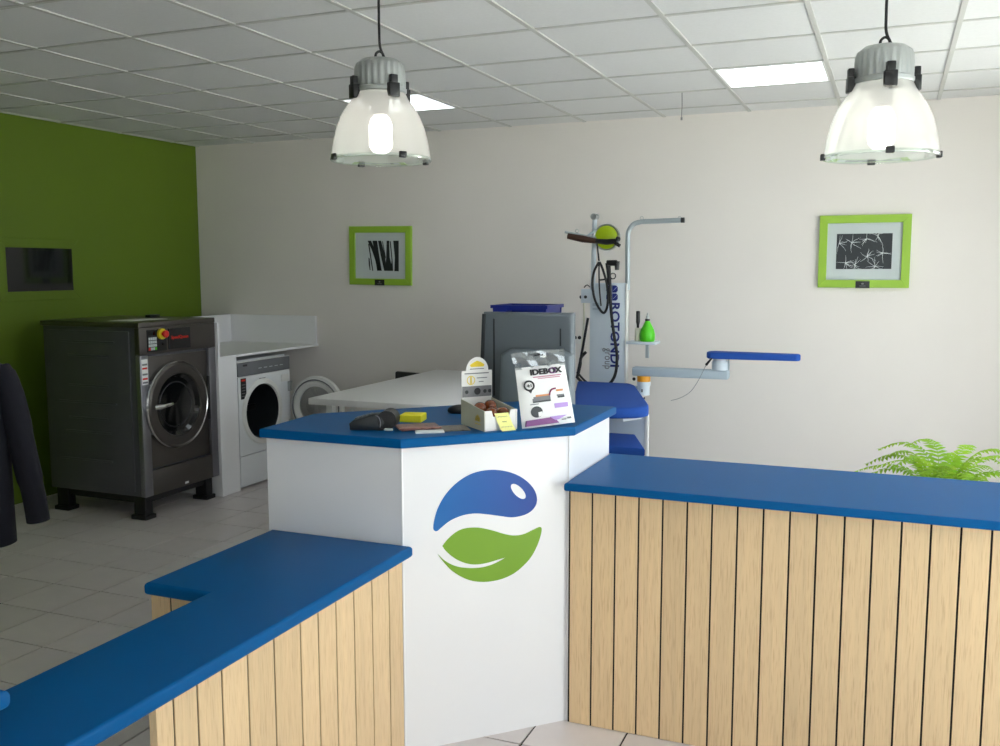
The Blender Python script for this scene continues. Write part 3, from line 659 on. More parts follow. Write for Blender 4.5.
for k, (a, b_) in enumerate(((0.008, 0.046), (0.018, 0.036), (0.006, 0.05))):
    s_ = 0.2 + 0.28 * k; q = MB(DM)
    pts = [(0.036 + 0.02 * s_ + a + (b_ - a) * i / 14, 0.062 - 0.064 * s_ + (0.002 if i % 2 else -0.002), 0.0024 + 0.022 * s_ ** 2.2) for i in range(15)]
    q.tube(pts, 0.0005, 4).build('handwriting', 'grey_print', note)

# packaged bag leaning back
bg = thing('packaged_bag', (-1.12, 3.2, ZT), 'clear plastic packet of white printed laundry bags leaning on the monitor', 'packet')
up = Vector((0, 0, 1)) * 0.97 + Vector((-0.7, 0.7, 0)) * 0.24
BM = frame((-1.127, 3.181, ZT + 0.004), (0.72, 0.69, 0), up) @ Matrix.Rotation(0.06, 4, 'Z')
def pillow(w, h, d, y0=0, nx=10, ny=12, skew=0.0):
    vs, fs = [], []
    for s in (1, -1):
        for j in range(ny + 1):
            for i in range(nx + 1):
                a, b = i / nx * 2 - 1, j / ny * 2 - 1
                th = d * max(0.0, (1 - a ** 4) * (1 - b ** 4)) ** 0.5
                vs.append((a * w / 2 * (1 - skew * (j / ny)), y0 + h * j / ny, s * th))
        o = 0 if s > 0 else (nx + 1) * (ny + 1)
        for j in range(ny):
            for i in range(nx):
                q = (o + j * (nx + 1) + i, o + j * (nx + 1) + i + 1, o + (j + 1) * (nx + 1) + i + 1, o + (j + 1) * (nx + 1) + i)
                fs.append(q if s > 0 else q[::-1])
    return vs, fs
BM = BM @ Matrix.Diagonal((1.17, 1.04, 1.04, 1.0))
BW = 0.180
MB(BM).add(*pillow(BW, 0.212, 0.017, skew=0.06)).build('pack', 'white_paper', bg)
film = MB(BM); vs = []
for j in range(6):
    for i in range(13):
        a = i / 12; vs.append(((a - 0.5) * BW * (0.96 + 0.06 * j / 5), 0.205 + 0.012 * j, 0.006 * math.sin(a * 21 + j) * (1 - j / 8) + 0.004 * math.sin(a * 9 + 2 * j)))
film.add(vs, [(j * 13 + i, j * 13 + i + 1, (j + 1) * 13 + i + 1, (j + 1) * 13 + i) for j in range(5) for i in range(12)])
film.build('clear_header', 'clear_film', bg)
MB(BM).box(-0.015, 0.015, 0.247, 0.251, 0.002, 0.004).box(-0.004, 0.004, 0.25, 0.256, 0.002, 0.004).build('hang_slot', 'black_print', bg)
ZP = 0.0185
def bprint(name, m, *boxes):
    q = MB(BM)
    for (x0, x1, y0, y1) in boxes: q.box(x0, x1, y0, y1, ZP - 0.0035, ZP)
    return q.build(name, m, bg)
MB(BM @ Matrix.Translation((0.012, 0.19, ZP - 0.003))).text('IDEBOX', 0.03, 0.002, 0.0012, 1.0, width=0.108, height=0.021).build('brand_lettering', 'black_print', bg)
MB(BM @ Matrix.Translation((0.03, 0.19, ZP - 0.001))).lathe([(0.008, 0), (0.0095, 0.0008), (0.011, 0)], (0.004, 0, 0), None, 20).build('ring_print', 'mauve_print', bg)
bprint('small_print', 'pink_print', (-0.035, 0.06, 0.171, 0.1735), (-0.02, 0.055, 0.165, 0.167))
MB(BM).lathe([(0.013, 0), (0.016, 0.001), (0.019, 0)], (-0.053, 0.145, ZP - 0.001), None, 24).prism([(-0.062, 0.131), (-0.044, 0.131), (-0.05, 0.118)], ZP - 0.002, ZP).build('badge', 'black_print', bg)
MB(BM @ Matrix.Translation((-0.053, 0.145, ZP))).text('4:1', 0.014, 0.0005, 0.0006).build('badge_text', 'black_print', bg)
bprint('printed_tray', 'grey_print', (-0.048, 0.012, 0.088, 0.098), (-0.044, 0.012, 0.098, 0.104), (0.035, 0.06, 0.098, 0.104))
bprint('printed_stack', 'orange_print', (-0.036, 0.01, 0.104, 0.110)); bprint('printed_stack', 'orange_print', (0.035, 0.058, 0.115, 0.122))
bprint('printed_box', 'charcoal_plastic', (-0.048, 0.012, 0.084, 0.090), (0.037, 0.06, 0.092, 0.098), (-0.058, -0.03, 0.078, 0.080))
MB(BM).tube(smooth([(0.01, 0.104, ZP), (0.014, 0.116, ZP), (0.022, 0.124, ZP), (0.034, 0.126, ZP)], 5), 0.0028, 6).build('printed_arrow', 'magenta_print', bg)
bprint('printed_label', 'lilac_print', (0.022, 0.068, 0.058, 0.074))
MB(BM).cyl((-0.04, 0.052, ZP - 0.004), (-0.04, 0.052, ZP), 0.0195, n=26).build('printed_photo', 'charcoal_plastic', bg)
MB(BM).prism([(-0.036, 0.034), (-0.022, 0.04), (-0.022, 0.052), (-0.036, 0.05)], ZP - 0.003, ZP + 0.0005).build('photo_detail', 'white_paper', bg)
MB(BM).prism([(-0.083, 0.006), (0.03, 0.006), (0.012, 0.028), (-0.078, 0.026)], ZP - 0.010, ZP - 0.001).build('printed_band', 'mauve_print', bg)
MB(BM).prism([(0.0, 0.03), (0.06, 0.03), (0.03, 0.018), (0.018, 0.016)], ZP - 0.008, ZP - 0.0005).build('printed_wave', 'lilac_print', bg)
bprint('small_print', 'grey_print', (0.04, 0.055, 0.014, 0.017), (0.06, 0.072, 0.016, 0.022))

# ================================================================== ironing station
YR = 6.2
def Q(px, py, y=YR): return P(px, py, 1, y)
ir = thing('ironing_station', (-1.75, 6.2, 0), 'pale grey ironing station with lettered column, swing arm and blue padded boards', 'ironing station')
a0, a1 = Q(590, 283), Q(627, 283)
colm = MB().box(a0.x, a1.x, YR, YR + 0.06, 0.05, a0.z, 0.006).build('column', 'pale_machine', ir)
MB().box(a1.x - 0.010, a1.x + 0.003, YR - 0.004, YR + 0.05, 0.05, a0.z - 0.004, 0.003).build('column_trim', 'white_plastic', colm)
def vt(txt, px, py0, py1, w, m, nm, fat=0.0):
    c = Q(px, (py0 + py1) / 2, YR - 0.0012); ln = (Q(px, py0).z - Q(px, py1).z)
    MB().text(txt, 0.08, 0.0008, fat, 1.05, frame(c, (0, 0, -1), (1, 0, 0)), width=ln, height=w).build(nm, m, colm)
vt('ROTONDI', 615, 303, 367, 0.064, 'navy_print', 'lettering', 0.0022)
vt('group', 606, 348, 369, 0.052, 'grey_print', 'small_lettering', 0.0)
for i, sx in enumerate((610, 616)):
    for j, sy in enumerate((289, 297)):
        c = Q(sx - 1, sy, YR - 0.001)
        pts = [(c.x - 0.019, c.z - 0.024), (c.x + 0.019, c.z - 0.024), (c.x + 0.019, c.z + 0.024), (c.x - 0.019, c.z + 0.024)]
        k = (0 if i else 1)
        if i: pts = [(c.x - 0.019, c.z - 0.024), (c.x + 0.008, c.z - 0.024), (c.x + 0.019, c.z - 0.012), (c.x + 0.019, c.z + 0.012), (c.x + 0.008, c.z + 0.024), (c.x - 0.019, c.z + 0.024)]
        else: pts = [(c.x + 0.019, c.z - 0.024), (c.x + 0.019, c.z + 0.024), (c.x - 0.008, c.z + 0.024), (c.x - 0.019, c.z + 0.012), (c.x - 0.019, c.z - 0.012), (c.x - 0.008, c.z - 0.024)]
        MB(frame((0, YR, 0), (1, 0, 0), (0, 0, 1))).prism(pts, 0.0005, 0.002).build('emblem_petal', 'navy_print', colm)
        MB().tube([c + Vector((-0.012, -0.0012, -0.012)), c + Vector((0.012, -0.0012, 0.012))], 0.0014, 4).build('emblem_line', 'pale_machine', colm)
MB().box(a0.x + 0.02, a0.x + 0.07, YR - 0.001, YR + 0.001, Q(600, 306).z, Q(600, 303).z).box(a0.x + 0.02, a0.x + 0.06, YR - 0.001, YR + 0.001, Q(600, 310).z, Q(600, 308).z).build('small_print', 'machine_grey', colm)
# posts
p = Q(596, 217); q0 = Q(594.5, 290)
MB().cyl((p.x - 0.012, YR - 0.02, q0.z), (p.x - 0.002, YR - 0.02, p.z), 0.016).build('lamp_post', 'pale_machine', ir)
MB().cyl((p.x, YR - 0.06, p.z), (p.x, YR + 0.01, p.z), 0.021).build('post_cap', 'aluminium', ir)
b0, b1, b2, b3 = Q(627, 290), Q(627, 240), Q(631, 226), Q(641, 221.5); b4 = Q(682, 220)
tp_ = [b0, b1] + smooth([b1, Q(627.6, 232), b2, Q(635, 223), b3], 5)[1:] + [b4]
MB().tube([v + Vector((0, 0.02, 0)) for v in tp_], 0.0165, 14).build('hanging_post', 'tube_grey', ir)
MB().cyl(b4 + Vector((-0.01, 0.02, 0)), b4 + Vector((0.012, 0.02, 0)), 0.0175, n=14).build('post_cap', 'black_plastic', ir)
for px in (641, 679): MB().lathe([(0.010, -0.003), (0.013, 0), (0.010, 0.003)], Q(px, 218) + Vector((0, 0.02, 0)), RYn, 14).build('hook_eye', 'aluminium', ir)
# round lamp with lime glass
lc_ = Q(608.5, 237.5)
lamp = MB().lathe([(0.066, 0.012), (0.088, 0.03), (0.090, 0.0), (0.07, -0.03), (0.0, -0.04)], lc_ + Vector((0, -0.03, 0)), RYn, 40).build('lamp_head', 'aluminium', ir)
MB().lathe([(0.077, 0.026), (0.06, 0.032), (0.0, 0.038)], lc_ + Vector((0, -0.03, 0)), RYn, 36).build('lamp_glass', 'lime_glass', lamp)
MB().tube([Q(568, 236, YR - 0.09), Q(583, 239, YR - 0.09), Q(596, 241, YR - 0.09)], [0.020, 0.024, 0.017], 10).build('wooden_handle', 'brown_wood', ir)
MB().tube([Q(595.5, 241, YR - 0.09), Q(607, 242, YR - 0.09), Q(617, 241, YR - 0.09)], [0.016, 0.019, 0.018], 10).build('handle_sleeve', 'black_plastic', ir)
MB().tube([Q(612, 241, YR - 0.09), Q(620, 246, YR - 0.09)], 0.012, 8).ball(Q(618, 239, YR - 0.09), 0.018, 12, 8).build('handle_clamp', 'black_plastic', ir)
MB().tube([Q(565, 232, YR - 0.09), Q(596, 238, YR - 0.07)], 0.008, 8).build('lamp_arm', 'tube_grey', ir)
MB().lathe([(0.010, -0.004), (0.014, 0), (0.010, 0.004)], Q(577, 231, YR - 0.09), RYn, 14).build('arm_clip', 'aluminium', ir)
MB().tube([Q(596, 230, YR - 0.05), Q(587, 236, YR - 0.07), Q(596, 239, YR - 0.05)], 0.010, 6).build('arm_bracket', 'machine_grey', ir)
MB().tube(smooth([Q(597, 243, YR - 0.08), Q(598, 252, YR - 0.08), Q(599, 261, YR - 0.08)], 4), [0.006] * 9, 8).build('hanger_wire', 'cable', ir)
# hoses
def hose(pts, r, name='hose', m='cable', y=YR - 0.05): return MB().tube(smooth([Q(a, b, y) for a, b in pts], 8), r, 8).build(name, m, ir)
hose([(599, 262), (594, 272), (592.5, 285), (595, 300), (601, 311), (605, 312), (608, 302), (607, 285), (603, 270), (599.5, 262)], 0.0085)
hose([(599, 262), (599.3, 285), (601, 306)], 0.0055)
hose([(609, 262), (610, 285), (611, 310), (614, 335), (617, 356), (615, 375), (607, 386), (596, 389), (585, 385), (577, 377)], 0.0105)
hose([(577, 372), (584, 380), (592, 386), (600, 390)], 0.008)
g1, g2 = Q(607, 263, YR - 0.06), Q(617, 263, YR - 0.06)
MB().tube([g1, g2], [0.019, 0.020], 10).tube([g2 + Vector((0.0, 0, 0.012)), Q(617, 270, YR - 0.06)], [0.019, 0.014], 10).tube([g1, Q(609, 276, YR - 0.05), Q(609, 284, YR - 0.02)], [0.012, 0.014, 0.014], 8).build('spray_gun', 'black_plastic', ir)
MB().lathe([(0.016, -0.006), (0.022, 0), (0.016, 0.006)], Q(613, 276, YR - 0.04), RYn, 18).tube([Q(600, 280, YR - 0.03), Q(612, 278.5, YR - 0.03)], 0.006, 6).build('gun_hook', 'black_plastic', ir)
# switch box
s0, s1 = Q(581, 289), Q(590, 303)
sb = MB().box(s0.x, s1.x + 0.01, YR + 0.0, YR + 0.07, s1.z, s0.z, 0.004).build('switch_box', 'pale_machine', ir)
MB().cyl(Q(585.5, 297, YR + 0.001), Q(585.5, 297, YR - 0.012), 0.011, n=14).build('switch_knob', 'black_plastic', sb)
MB().ball(Q(581, 297, YR + 0.03), 0.012, 10, 6).build('side_knob', 'black_plastic', sb)
hose([(584, 287.5), (587, 285), (590, 287)], 0.004, 'conduit', y=YR + 0.03)
hose([(584, 303), (584, 320), (582, 345), (579, 375)], 0.007, 'conduit', 'cream_plastic', YR + 0.03)
hose([(588, 318), (585, 335), (582, 352), (578, 372)], 0.009, 'conduit', y=YR - 0.01)
hose([(586, 352), (581, 358), (580, 366), (577, 378)], 0.011, 'conduit', y=YR + 0.0)
# little shelf
h0, h1 = Q(629, 341), Q(657, 341)
MB().box(h0.x - 0.01, h1.x, YR - 0.05, YR + 0.10, h0.z - 0.018, h0.z, 0.003).build('shelf', 'pale_machine', ir)
MB().box(Q(645.5, 350).x, Q(648.5, 350).x, YR, YR + 0.02, Q(647, 358).z, h0.z - 0.018).build('shelf_bracket', 'tube_grey', ir)
# swing arm and sleeve board
r0, r1 = Q(634, 368), Q(729.5, 376.5); r0.z = Q(682, 368).z; r1.z = Q(682, 377).z
arm = MB().box(r0.x, r1.x, YR - 0.06, YR + 0.02, r1.z, r0.z, 0.012, 3).build('swing_arm', 'machine_grey', ir)
for px in (640, 646): MB().cyl(Q(px, 368, YR - 0.02), Q(px, 366.8, YR - 0.02), 0.006, n=10).build('arm_bolt', 'aluminium', arm)
pc = Q(644.5, 379); pcy = YR - 0.02
MB().cyl((pc.x, pcy, Q(644, 381).z), (pc.x, pcy, r1.z), 0.044, n=28).build('pivot_ring', 'orange_plastic', ir)
MB().box(a1.x - 0.05, pc.x, pcy - 0.01, pcy + 0.04, 0.85, 0.90, 0.003).build('post_bracket', 'machine_grey', ir)
MB().cyl((pc.x, pcy, 0.845), (pc.x, pcy, Q(644, 381).z), 0.040, n=28).cyl((pc.x, pcy, Q(644, 385).z), (pc.x, pcy, Q(644, 381).z), 0.046, n=28).build('pivot_post', 'pale_machine', ir)
MB().box(pc.x - 0.004, pc.x + 0.004, pcy - 0.048, pcy - 0.038, Q(644, 391).z, Q(644, 388).z).box(pc.x + 0.012, pc.x + 0.018, pcy - 0.048, pcy - 0.03, Q(644, 398).z, Q(644, 396).z).build('post_screw', 'black_plastic', ir)
MB().ball(Q(634, 379, YR - 0.03), 0.012, 10, 6).build('lock_knob', 'black_plastic', ir)
sc_ = Q(720.5, 363)
MB().cyl((sc_.x, pcy, r0.z), (sc_.x, pcy, Q(720, 361).z), 0.052, n=28).cyl((sc_.x, pcy, Q(720, 361).z), (sc_.x, pcy, Q(720, 357.5).z), 0.044, n=28).build('board_mount', 'pale_machine', ir)
MB().box(r1.x - 0.006, r1.x, pcy - 0.01, pcy + 0.01, r0.z, Q(729, 358).z).build('mount_rod', 'tube_grey', ir)
e0, e1 = Q(707.5, 351), Q(801, 355)
ol = []
for k in range(25):
    a = PI / 2 + PI * k / 24; ol.append((e0.x + 0.05 + 0.05 * math.cos(a), pcy + 0.075 * math.sin(a)))
for k in range(13):
    a = -PI / 2 + PI * k / 12; ol.append((e1.x - 0.035 + 0.035 * math.cos(a), pcy + 0.04 * math.sin(a)))
MB().prism(ol, Q(720, 358).z, Q(720, 351.5).z, 0.010, 3).build('sleeve_board', 'blue_fabric', ir)
MB().tube([Q(712, 358, YR - 0.09), Q(706, 365, YR - 0.09)], [0.005, 0.009], 8).build('cord_plug', 'black_plastic', ir)
hose([(706, 365), (698, 381), (690, 392), (680, 398), (671, 400.5)], 0.0016, 'cord', 'grey_print', YR - 0.09)
# main board and stand
bo = [(-1.97, 6.14), (-1.60, 6.14), (-1.545, 6.06), (-1.255, 5.24), (-1.235, 5.16), (-1.245, 5.11), (-1.28, 5.06), (-1.40, 5.0), (-1.58, 5.0), (-1.66, 5.08)]
MB().prism(bo, 0.862, 0.925, 0.016, 3).build('main_board', 'blue_fabric', ir)
MB().prism([(-1.93, 6.10), (-1.60, 6.10), (-1.29, 5.22), (-1.36, 5.08), (-1.55, 5.08), (-1.62, 5.12)], 0.838, 0.862).build('board_frame', 'pale_machine', ir)
cab = MB().prism([(-1.60, 5.40), (-1.295, 5.40), (-1.60, 6.14), (-1.88, 6.14)], 0.10, 0.838, 0.005, 2).build('cabinet', 'pale_machine', ir)
MB().box(-1.315, -1.293, 5.394, 5.42, 0.10, 0.838, 0.003).build('cabinet_edge', 'white_plastic', cab)
for px, py in ((613.5, 419), (634.5, 437)): MB().ball(Q(px, py, 5.397), 0.008, 8, 6).build('cabinet_screw', 'black_plastic', cab)
MB().prism([(-1.75, 5.394), (-1.37, 5.394), (-1.21, 4.98), (-1.75, 4.98)], 0.67, 0.715, 0.01, 2).build('garment_tray', 'blue_fabric', ir)
MB().box(-1.85, -1.28, 5.2, 6.36, 0.0, 0.10, 0.006).build('base', 'machine_grey', ir)
MB().tube(smooth([(-1.30, 5.5, 0.40), (-1.2, 5.6, 0.36), (-1.08, 5.75, 0.16), (-1.0, 5.9, 0.02)], 6), 0.014, 8).build('drain_hose', 'grey_enamel', ir)

sbz = h0.z
sx_ = Q(646.5, 340)
s = thing('spray_bottle', (sx_.x, YR + 0.02, sbz), 'bright green squeeze spray bottle on the small ironing station shelf', 'bottle')
bt = Q(647, 321).z - sbz
MB().lathe([(0, 0), (0.045, 0), (0.051, 0.012), (0.052, 0.045), (0.044, 0.08), (0.024, bt - 0.02), (0.014, bt), (0, bt)], (sx_.x, YR + 0.02, sbz), None, 28).build('bottle_body', 'green_plastic', s)
MB().cyl((sx_.x, YR + 0.02, sbz + bt), (sx_.x, YR + 0.02, sbz + bt + 0.014), 0.0165).build('collar', 'black_plastic', s)
MB().lathe([(0.012, 0), (0.011, 0.018), (0.006, 0.024), (0.005, 0.04), (0, 0.04)], (sx_.x, YR + 0.02, sbz + bt + 0.014), None, 16).build('nozzle', 'aluminium', s)
tx_ = Q(637, 340); tz = Q(637, 328).z - sbz; tt = Q(637, 311).z - sbz
s = thing('garment_brush', (tx_.x, YR + 0.02, sbz), 'cream brush with upright black handle beside the green bottle', 'brush')
MB().lathe([(0, 0), (0.021, 0), (0.022, 0.01), (0.020, tz), (0, tz)], (tx_.x, YR + 0.02, sbz), None, 18).build('brush_head', 'cream_plastic', s)
MB().lathe([(0.008, tz), (0.009, tz + 0.02), (0.014, tz + 0.04), (0.014, tt - 0.005), (0.01, tt), (0, tt)], (tx_.x, YR + 0.02, sbz), None, 16).build('handle', 'black_plastic', s)
so = thing('wall_socket', (Q(577, 340, YB).x, YB, Q(577, 340, YB).z), 'white double wall socket behind the ironing station hoses', 'socket')
k0, k1 = Q(569, 336, YB), Q(583, 343.5, YB)
MB().box(k0.x, k1.x, YB - 0.03, YB, k1.z, k0.z, 0.004).build('plate', 'white_plastic', so)
for px in (575, 579.5): MB().cyl(Q(px, 337.6, YB - 0.029), Q(px, 337.6, YB - 0.034), 0.014, n=14).build('outlet', 'black_plastic', so)

# ================================================================== pictures
def picture(x0, x1, z0, z1, name, label, tilt=0.0):
    cx, cz = (x0 + x1) / 2, (z0 + z1) / 2; w2, h2 = (x1 - x0) / 2, (z1 - z0) / 2
    o = thing(name, (cx, YB, z0), label, 'picture', 'green framed pictures on the pale wall')
    Mx = frame((cx, YB - 0.001, cz), (1, 0, 0), (0, 0, 1)) @ Matrix.Rotation(tilt, 4, 'Z'); t = 0.053
    fr = MB(Mx)
    for pts in ([(-w2, -h2), (w2, -h2), (w2 - t, -h2 + t), (-w2 + t, -h2 + t)], [(w2, -h2), (w2, h2), (w2 - t, h2 - t), (w2 - t, -h2 + t)], [(w2, h2), (-w2, h2), (-w2 + t, h2 - t), (w2 - t, h2 - t)], [(-w2, h2), (-w2, -h2), (-w2 + t, -h2 + t), (-w2 + t, h2 - t)]):
        MB(Mx).prism(pts, 0, 0.028, 0.002, 1).build('frame_bar', 'lime_lacquer', o)
    MB(Mx).box(-w2 + t - 0.004, w2 - t + 0.004, -h2 + t - 0.004, h2 - t + 0.004, 0.004, 0.012).build('mount', 'mat_board', o)
    cap = MB(Mx).box(-0.045, 0.045, -h2 - 0.002, -h2 + 0.045, 0.027, 0.031).build('caption_plate', 'black_plastic', o)
    MB(Mx).box(-0.02, 0.02, -h2 + 0.010, -h2 + 0.014, 0.031, 0.0318).ball((0.0, -h2 + 0.027, 0.031), (0.009, 0.006, 0.001), 10, 6).build('caption_print', 'grey_print', cap)
    return o, Mx
o, Mx = picture(-0.476, 0.103, 1.557, 2.046, 'framed_picture', 'green framed print of white branching twigs on black')
pr_ = MB(Mx).box(-0.176, 0.176, -0.118, 0.12, 0.011, 0.0135).build('print', 'print_dark', o)
rng = random.Random(3); tw_ = MB(Mx)
for (cx, cy) in ((-0.16, 0.055), (-0.08, 0.06), (0.015, 0.085), (0.085, 0.1), (0.12, -0.01), (0.02, -0.035), (-0.115, -0.075), (-0.055, -0.09), (0.075, -0.1)):
    for k in range(9):
        a = rng.random() * 2 * PI; l = rng.uniform(0.03, 0.075); pts = [(cx, cy)]
        for j in range(3):
            a += rng.uniform(-0.3, 0.3); pts.append((pts[-1][0] + l / 3 * math.cos(a), pts[-1][1] + l / 3 * math.sin(a)))
        pts = [(max(-0.174, min(0.174, x)), max(-0.116, min(0.118, y)), 0.0138) for x, y in pts]
        if all((Vector(pts[i]) - Vector(pts[i + 1])).length > 0.002 for i in range(3)): tw_.tube(pts, [0.0018, 0.0014, 0.001, 0.0006], 4)
tw_.build('printed_twigs', 'print_white', pr_)
o, Mx = picture(-4.214, -3.632, 1.557, 2.040, 'framed_picture', 'green framed print of black slanting tree trunks on grey', -0.012)
pr_ = MB(Mx).box(-0.155, 0.185, -0.125, 0.125, 0.011, 0.0132).build('print', 'mat_board', o)
def zz_(x, y): return ((x - 390) * 0.00095 + 0.012, (385 - y) * 0.00095)
for pts in ([(250, 255), (285, 255), (320, 330), (345, 420), (385, 515), (350, 515), (325, 420), (290, 330)], [(300, 255), (345, 255), (360, 350), (390, 515), (345, 515), (325, 400)], [(355, 255), (385, 255), (420, 370), (440, 515), (415, 515), (380, 380)], [(440, 255), (465, 255), (470, 400), (500, 515), (425, 515), (435, 400)], [(505, 255), (558, 255), (558, 517), (515, 517), (520, 400)], [(255, 280), (268, 285), (305, 515), (295, 515)], [(258, 400), (270, 410), (278, 510), (270, 510), (260, 460)], [(470, 260), (480, 260), (497, 420), (503, 515), (480, 515), (488, 420)], [(395, 260), (402, 260), (432, 400), (426, 410)]):
    MB(Mx).prism([zz_(*q) for q in pts], 0.0130, 0.0140).build('printed_trunk', 'print_ink', pr_)

# framed dark glass on the green wall
gw = thing('framed_mirror', (XL, 5.16, 1.465), 'dark reflective glass in a wide green frame on the green wall', 'mirror')
GM = frame((XL + 0.001, 5.155, 1.69), (0, 1, 0), (0, 0, 1)); w2, h2, t2 = 0.36, 0.225, 0.068
for pts in ([(-w2, -h2), (w2, -h2), (w2 - t2, -h2 + t2), (-w2 + t2, -h2 + t2)], [(w2, -h2), (w2, h2), (w2 - t2, h2 - t2), (w2 - t2, -h2 + t2)], [(w2, h2), (-w2, h2), (-w2 + t2, h2 - t2), (w2 - t2, h2 - t2)], [(-w2, h2), (-w2, -h2), (-w2 + t2, -h2 + t2), (-w2 + t2, h2 - t2)]):
    MB(GM).prism(pts, 0, 0.010, 0.002, 1).build('frame_bar', 'green_paint', gw)
MB(GM).box(-w2 + t2 - 0.003, w2 - t2 + 0.003, -h2 + t2 - 0.003, h2 - t2 + 0.003, 0.002, 0.008).build('glass', 'dark_glass', gw)

# ================================================================== ceiling lights and wire
for k, (x, y) in enumerate(LIGHT_CELLS):
    o = thing('ceiling_light', (x + 0.3, y + 0.3, ZC), ('square ceiling light panel near the twig picture', 'square ceiling light panel partly hidden behind a pendant lamp')[k], 'ceiling light', 'square light panels in the ceiling grid')
    MB().prism([[(x + 0.012, y + 0.012), (x + 0.588, y + 0.012), (x + 0.588, y + 0.588), (x + 0.012, y + 0.588)], [(x + 0.024, y + 0.024), (x + 0.576, y + 0.024), (x + 0.576, y + 0.576), (x + 0.024, y + 0.576)]], ZC + 0.001, ZC + 0.028).build('housing', 'white_plastic', o)
    MB().box(x + 0.022, x + 0.578, y + 0.022, y + 0.578, ZC + 0.003, ZC + 0.010).build('diffuser_panel', 'diffuser', o)
wp = P(682, 93, 2, ZC)
hw = thing('hanging_wire', (wp.x, wp.y, ZC - 0.16), 'thin grey wire hanging from the ceiling tiles', 'wire')
MB().tube([(wp.x, wp.y, ZC + 0.006), (wp.x + 0.002, wp.y, ZC - 0.08), (wp.x, wp.y, ZC - 0.15)], 0.0028, 6).build('strand', 'grey_print', hw)
MB().cyl((wp.x, wp.y, ZC - 0.165), (wp.x, wp.y, ZC - 0.148), 0.006, n=10).build('end_cap', 'grey_print', hw)

# ================================================================== pendant lamps
def pendant(x, y, zr, label, rot):
    o = thing('pendant_lamp', (x, y, zr), label, 'pendant lamp', 'industrial pendant lamps over the counters')
    T_ = Matrix.Translation((x, y, zr)) @ Matrix.Rotation(rot, 4, 'Z')
    R_ = 0.193; hs = 0.256
    prof = [(R_, 0.0), (R_ * 0.985, 0.03), (R_ * 0.95, 0.07), (R_ * 0.885, 0.12), (R_ * 0.79, 0.165), (R_ * 0.68, 0.20), (R_ * 0.57, 0.228), (R_ * 0.50, hs)]
    MB(T_).lathe(prof, n=56).build('shade', 'shade_poly', o)
    MB(T_).lathe([(R_ - 0.004, 0.004), (R_ + 0.003, 0.006), (R_ + 0.005, 0), (R_ + 0.003, -0.006), (R_ - 0.004, -0.006)], n=56).build('shade_rim', 'clear_lens', o)
    MB(T_).lathe([(R_, -0.004), (R_ * 0.7, -0.010), (0, -0.014)], n=48).build('bottom_lens', 'clear_lens', o)
    ge = lambda i, j: (1.0 if (i % 4) < 2 else 0.955) if 2 <= j <= 4 else 1.0
    MB(T_).lathe([(0.082, hs - 0.012), (0.098, hs - 0.008), (0.1, hs), (0.1, hs + 0.05), (0.098, hs + 0.09), (0.092, hs + 0.105), (0.07, hs + 0.122), (0.035, hs + 0.13), (0, hs + 0.131)], n=96, gear=ge).build('housing', 'aluminium', o)
    MB(T_).lathe([(0.099, hs - 0.004), (0.103, hs), (0.103, hs + 0.012), (0.099, hs + 0.016)], n=48).build('housing_collar', 'aluminium', o)
    for k in range(4):
        C = T_ @ Matrix.Rotation(2 * PI * k / 4 - 1.35, 4, 'Z')
        cl = MB(C).box(0.096, 0.124, -0.022, 0.022, hs - 0.032, hs + 0.022, 0.004).box(0.10, 0.122, -0.015, 0.015, hs + 0.02, hs + 0.052, 0.004).build('clamp', 'black_plastic', o)
        MB(C).tube([(0.105, 0, hs - 0.03), (0.118, 0, hs - 0.045), (0.104, 0, hs - 0.055)], 0.005, 6).build('clamp_hook', 'black_plastic', cl)
    for k in range(4):
        C = T_ @ Matrix.Rotation(2 * PI * k / 4 - 1.40, 4, 'Z')
        MB(C).box(R_ - 0.006, R_ + 0.011, -0.014, 0.014, -0.010, 0.013, 0.003).build('rim_clip', 'black_plastic', o)
    MB(T_).lathe([(0, 0.025), (0.028, 0.028), (0.045, 0.05), (0.045, 0.135), (0.034, 0.16), (0.024, 0.165), (0.024, 0.172), (0, 0.172)], n=28).build('bulb', 'bulb', o)
    MB(T_).cyl((0, 0, 0.17), (0, 0, hs), 0.034).build('lamp_socket', 'grey_enamel', o)
    top = hs + 0.128
    MB(T_).tube(smooth([(0.016, 0, top), (0.014, 0, top + 0.018), (0, 0, top + 0.028), (-0.014, 0, top + 0.018), (-0.016, 0, top)], 4), 0.005, 8).build('suspension_loop', 'black_plastic', o)
    ln = ZC + 0.004 - zr
    MB(T_).tube(smooth([(0.028, 0.0, top - 0.012), (0.016, 0.0, top + 0.012), (0.003, 0, top + 0.045), (0.0, 0, top + 0.10), (0, 0, ln)], 6), 0.0052, 8).build('cable', 'cable', o)
    MB(T_).lathe([(0, ln), (0.045, ln), (0.045, ln - 0.012), (0.02, ln - 0.03), (0, ln - 0.03)], n=24).build('ceiling_rose', 'black_plastic', o)
pendant(-0.058, 3.69, 2.086, 'frosted bell pendant lamp hanging over the long plank counter', 0.0)
pendant(-1.87, 3.30, 2.115, 'frosted bell pendant lamp hanging over the tall white counter', 0.77)

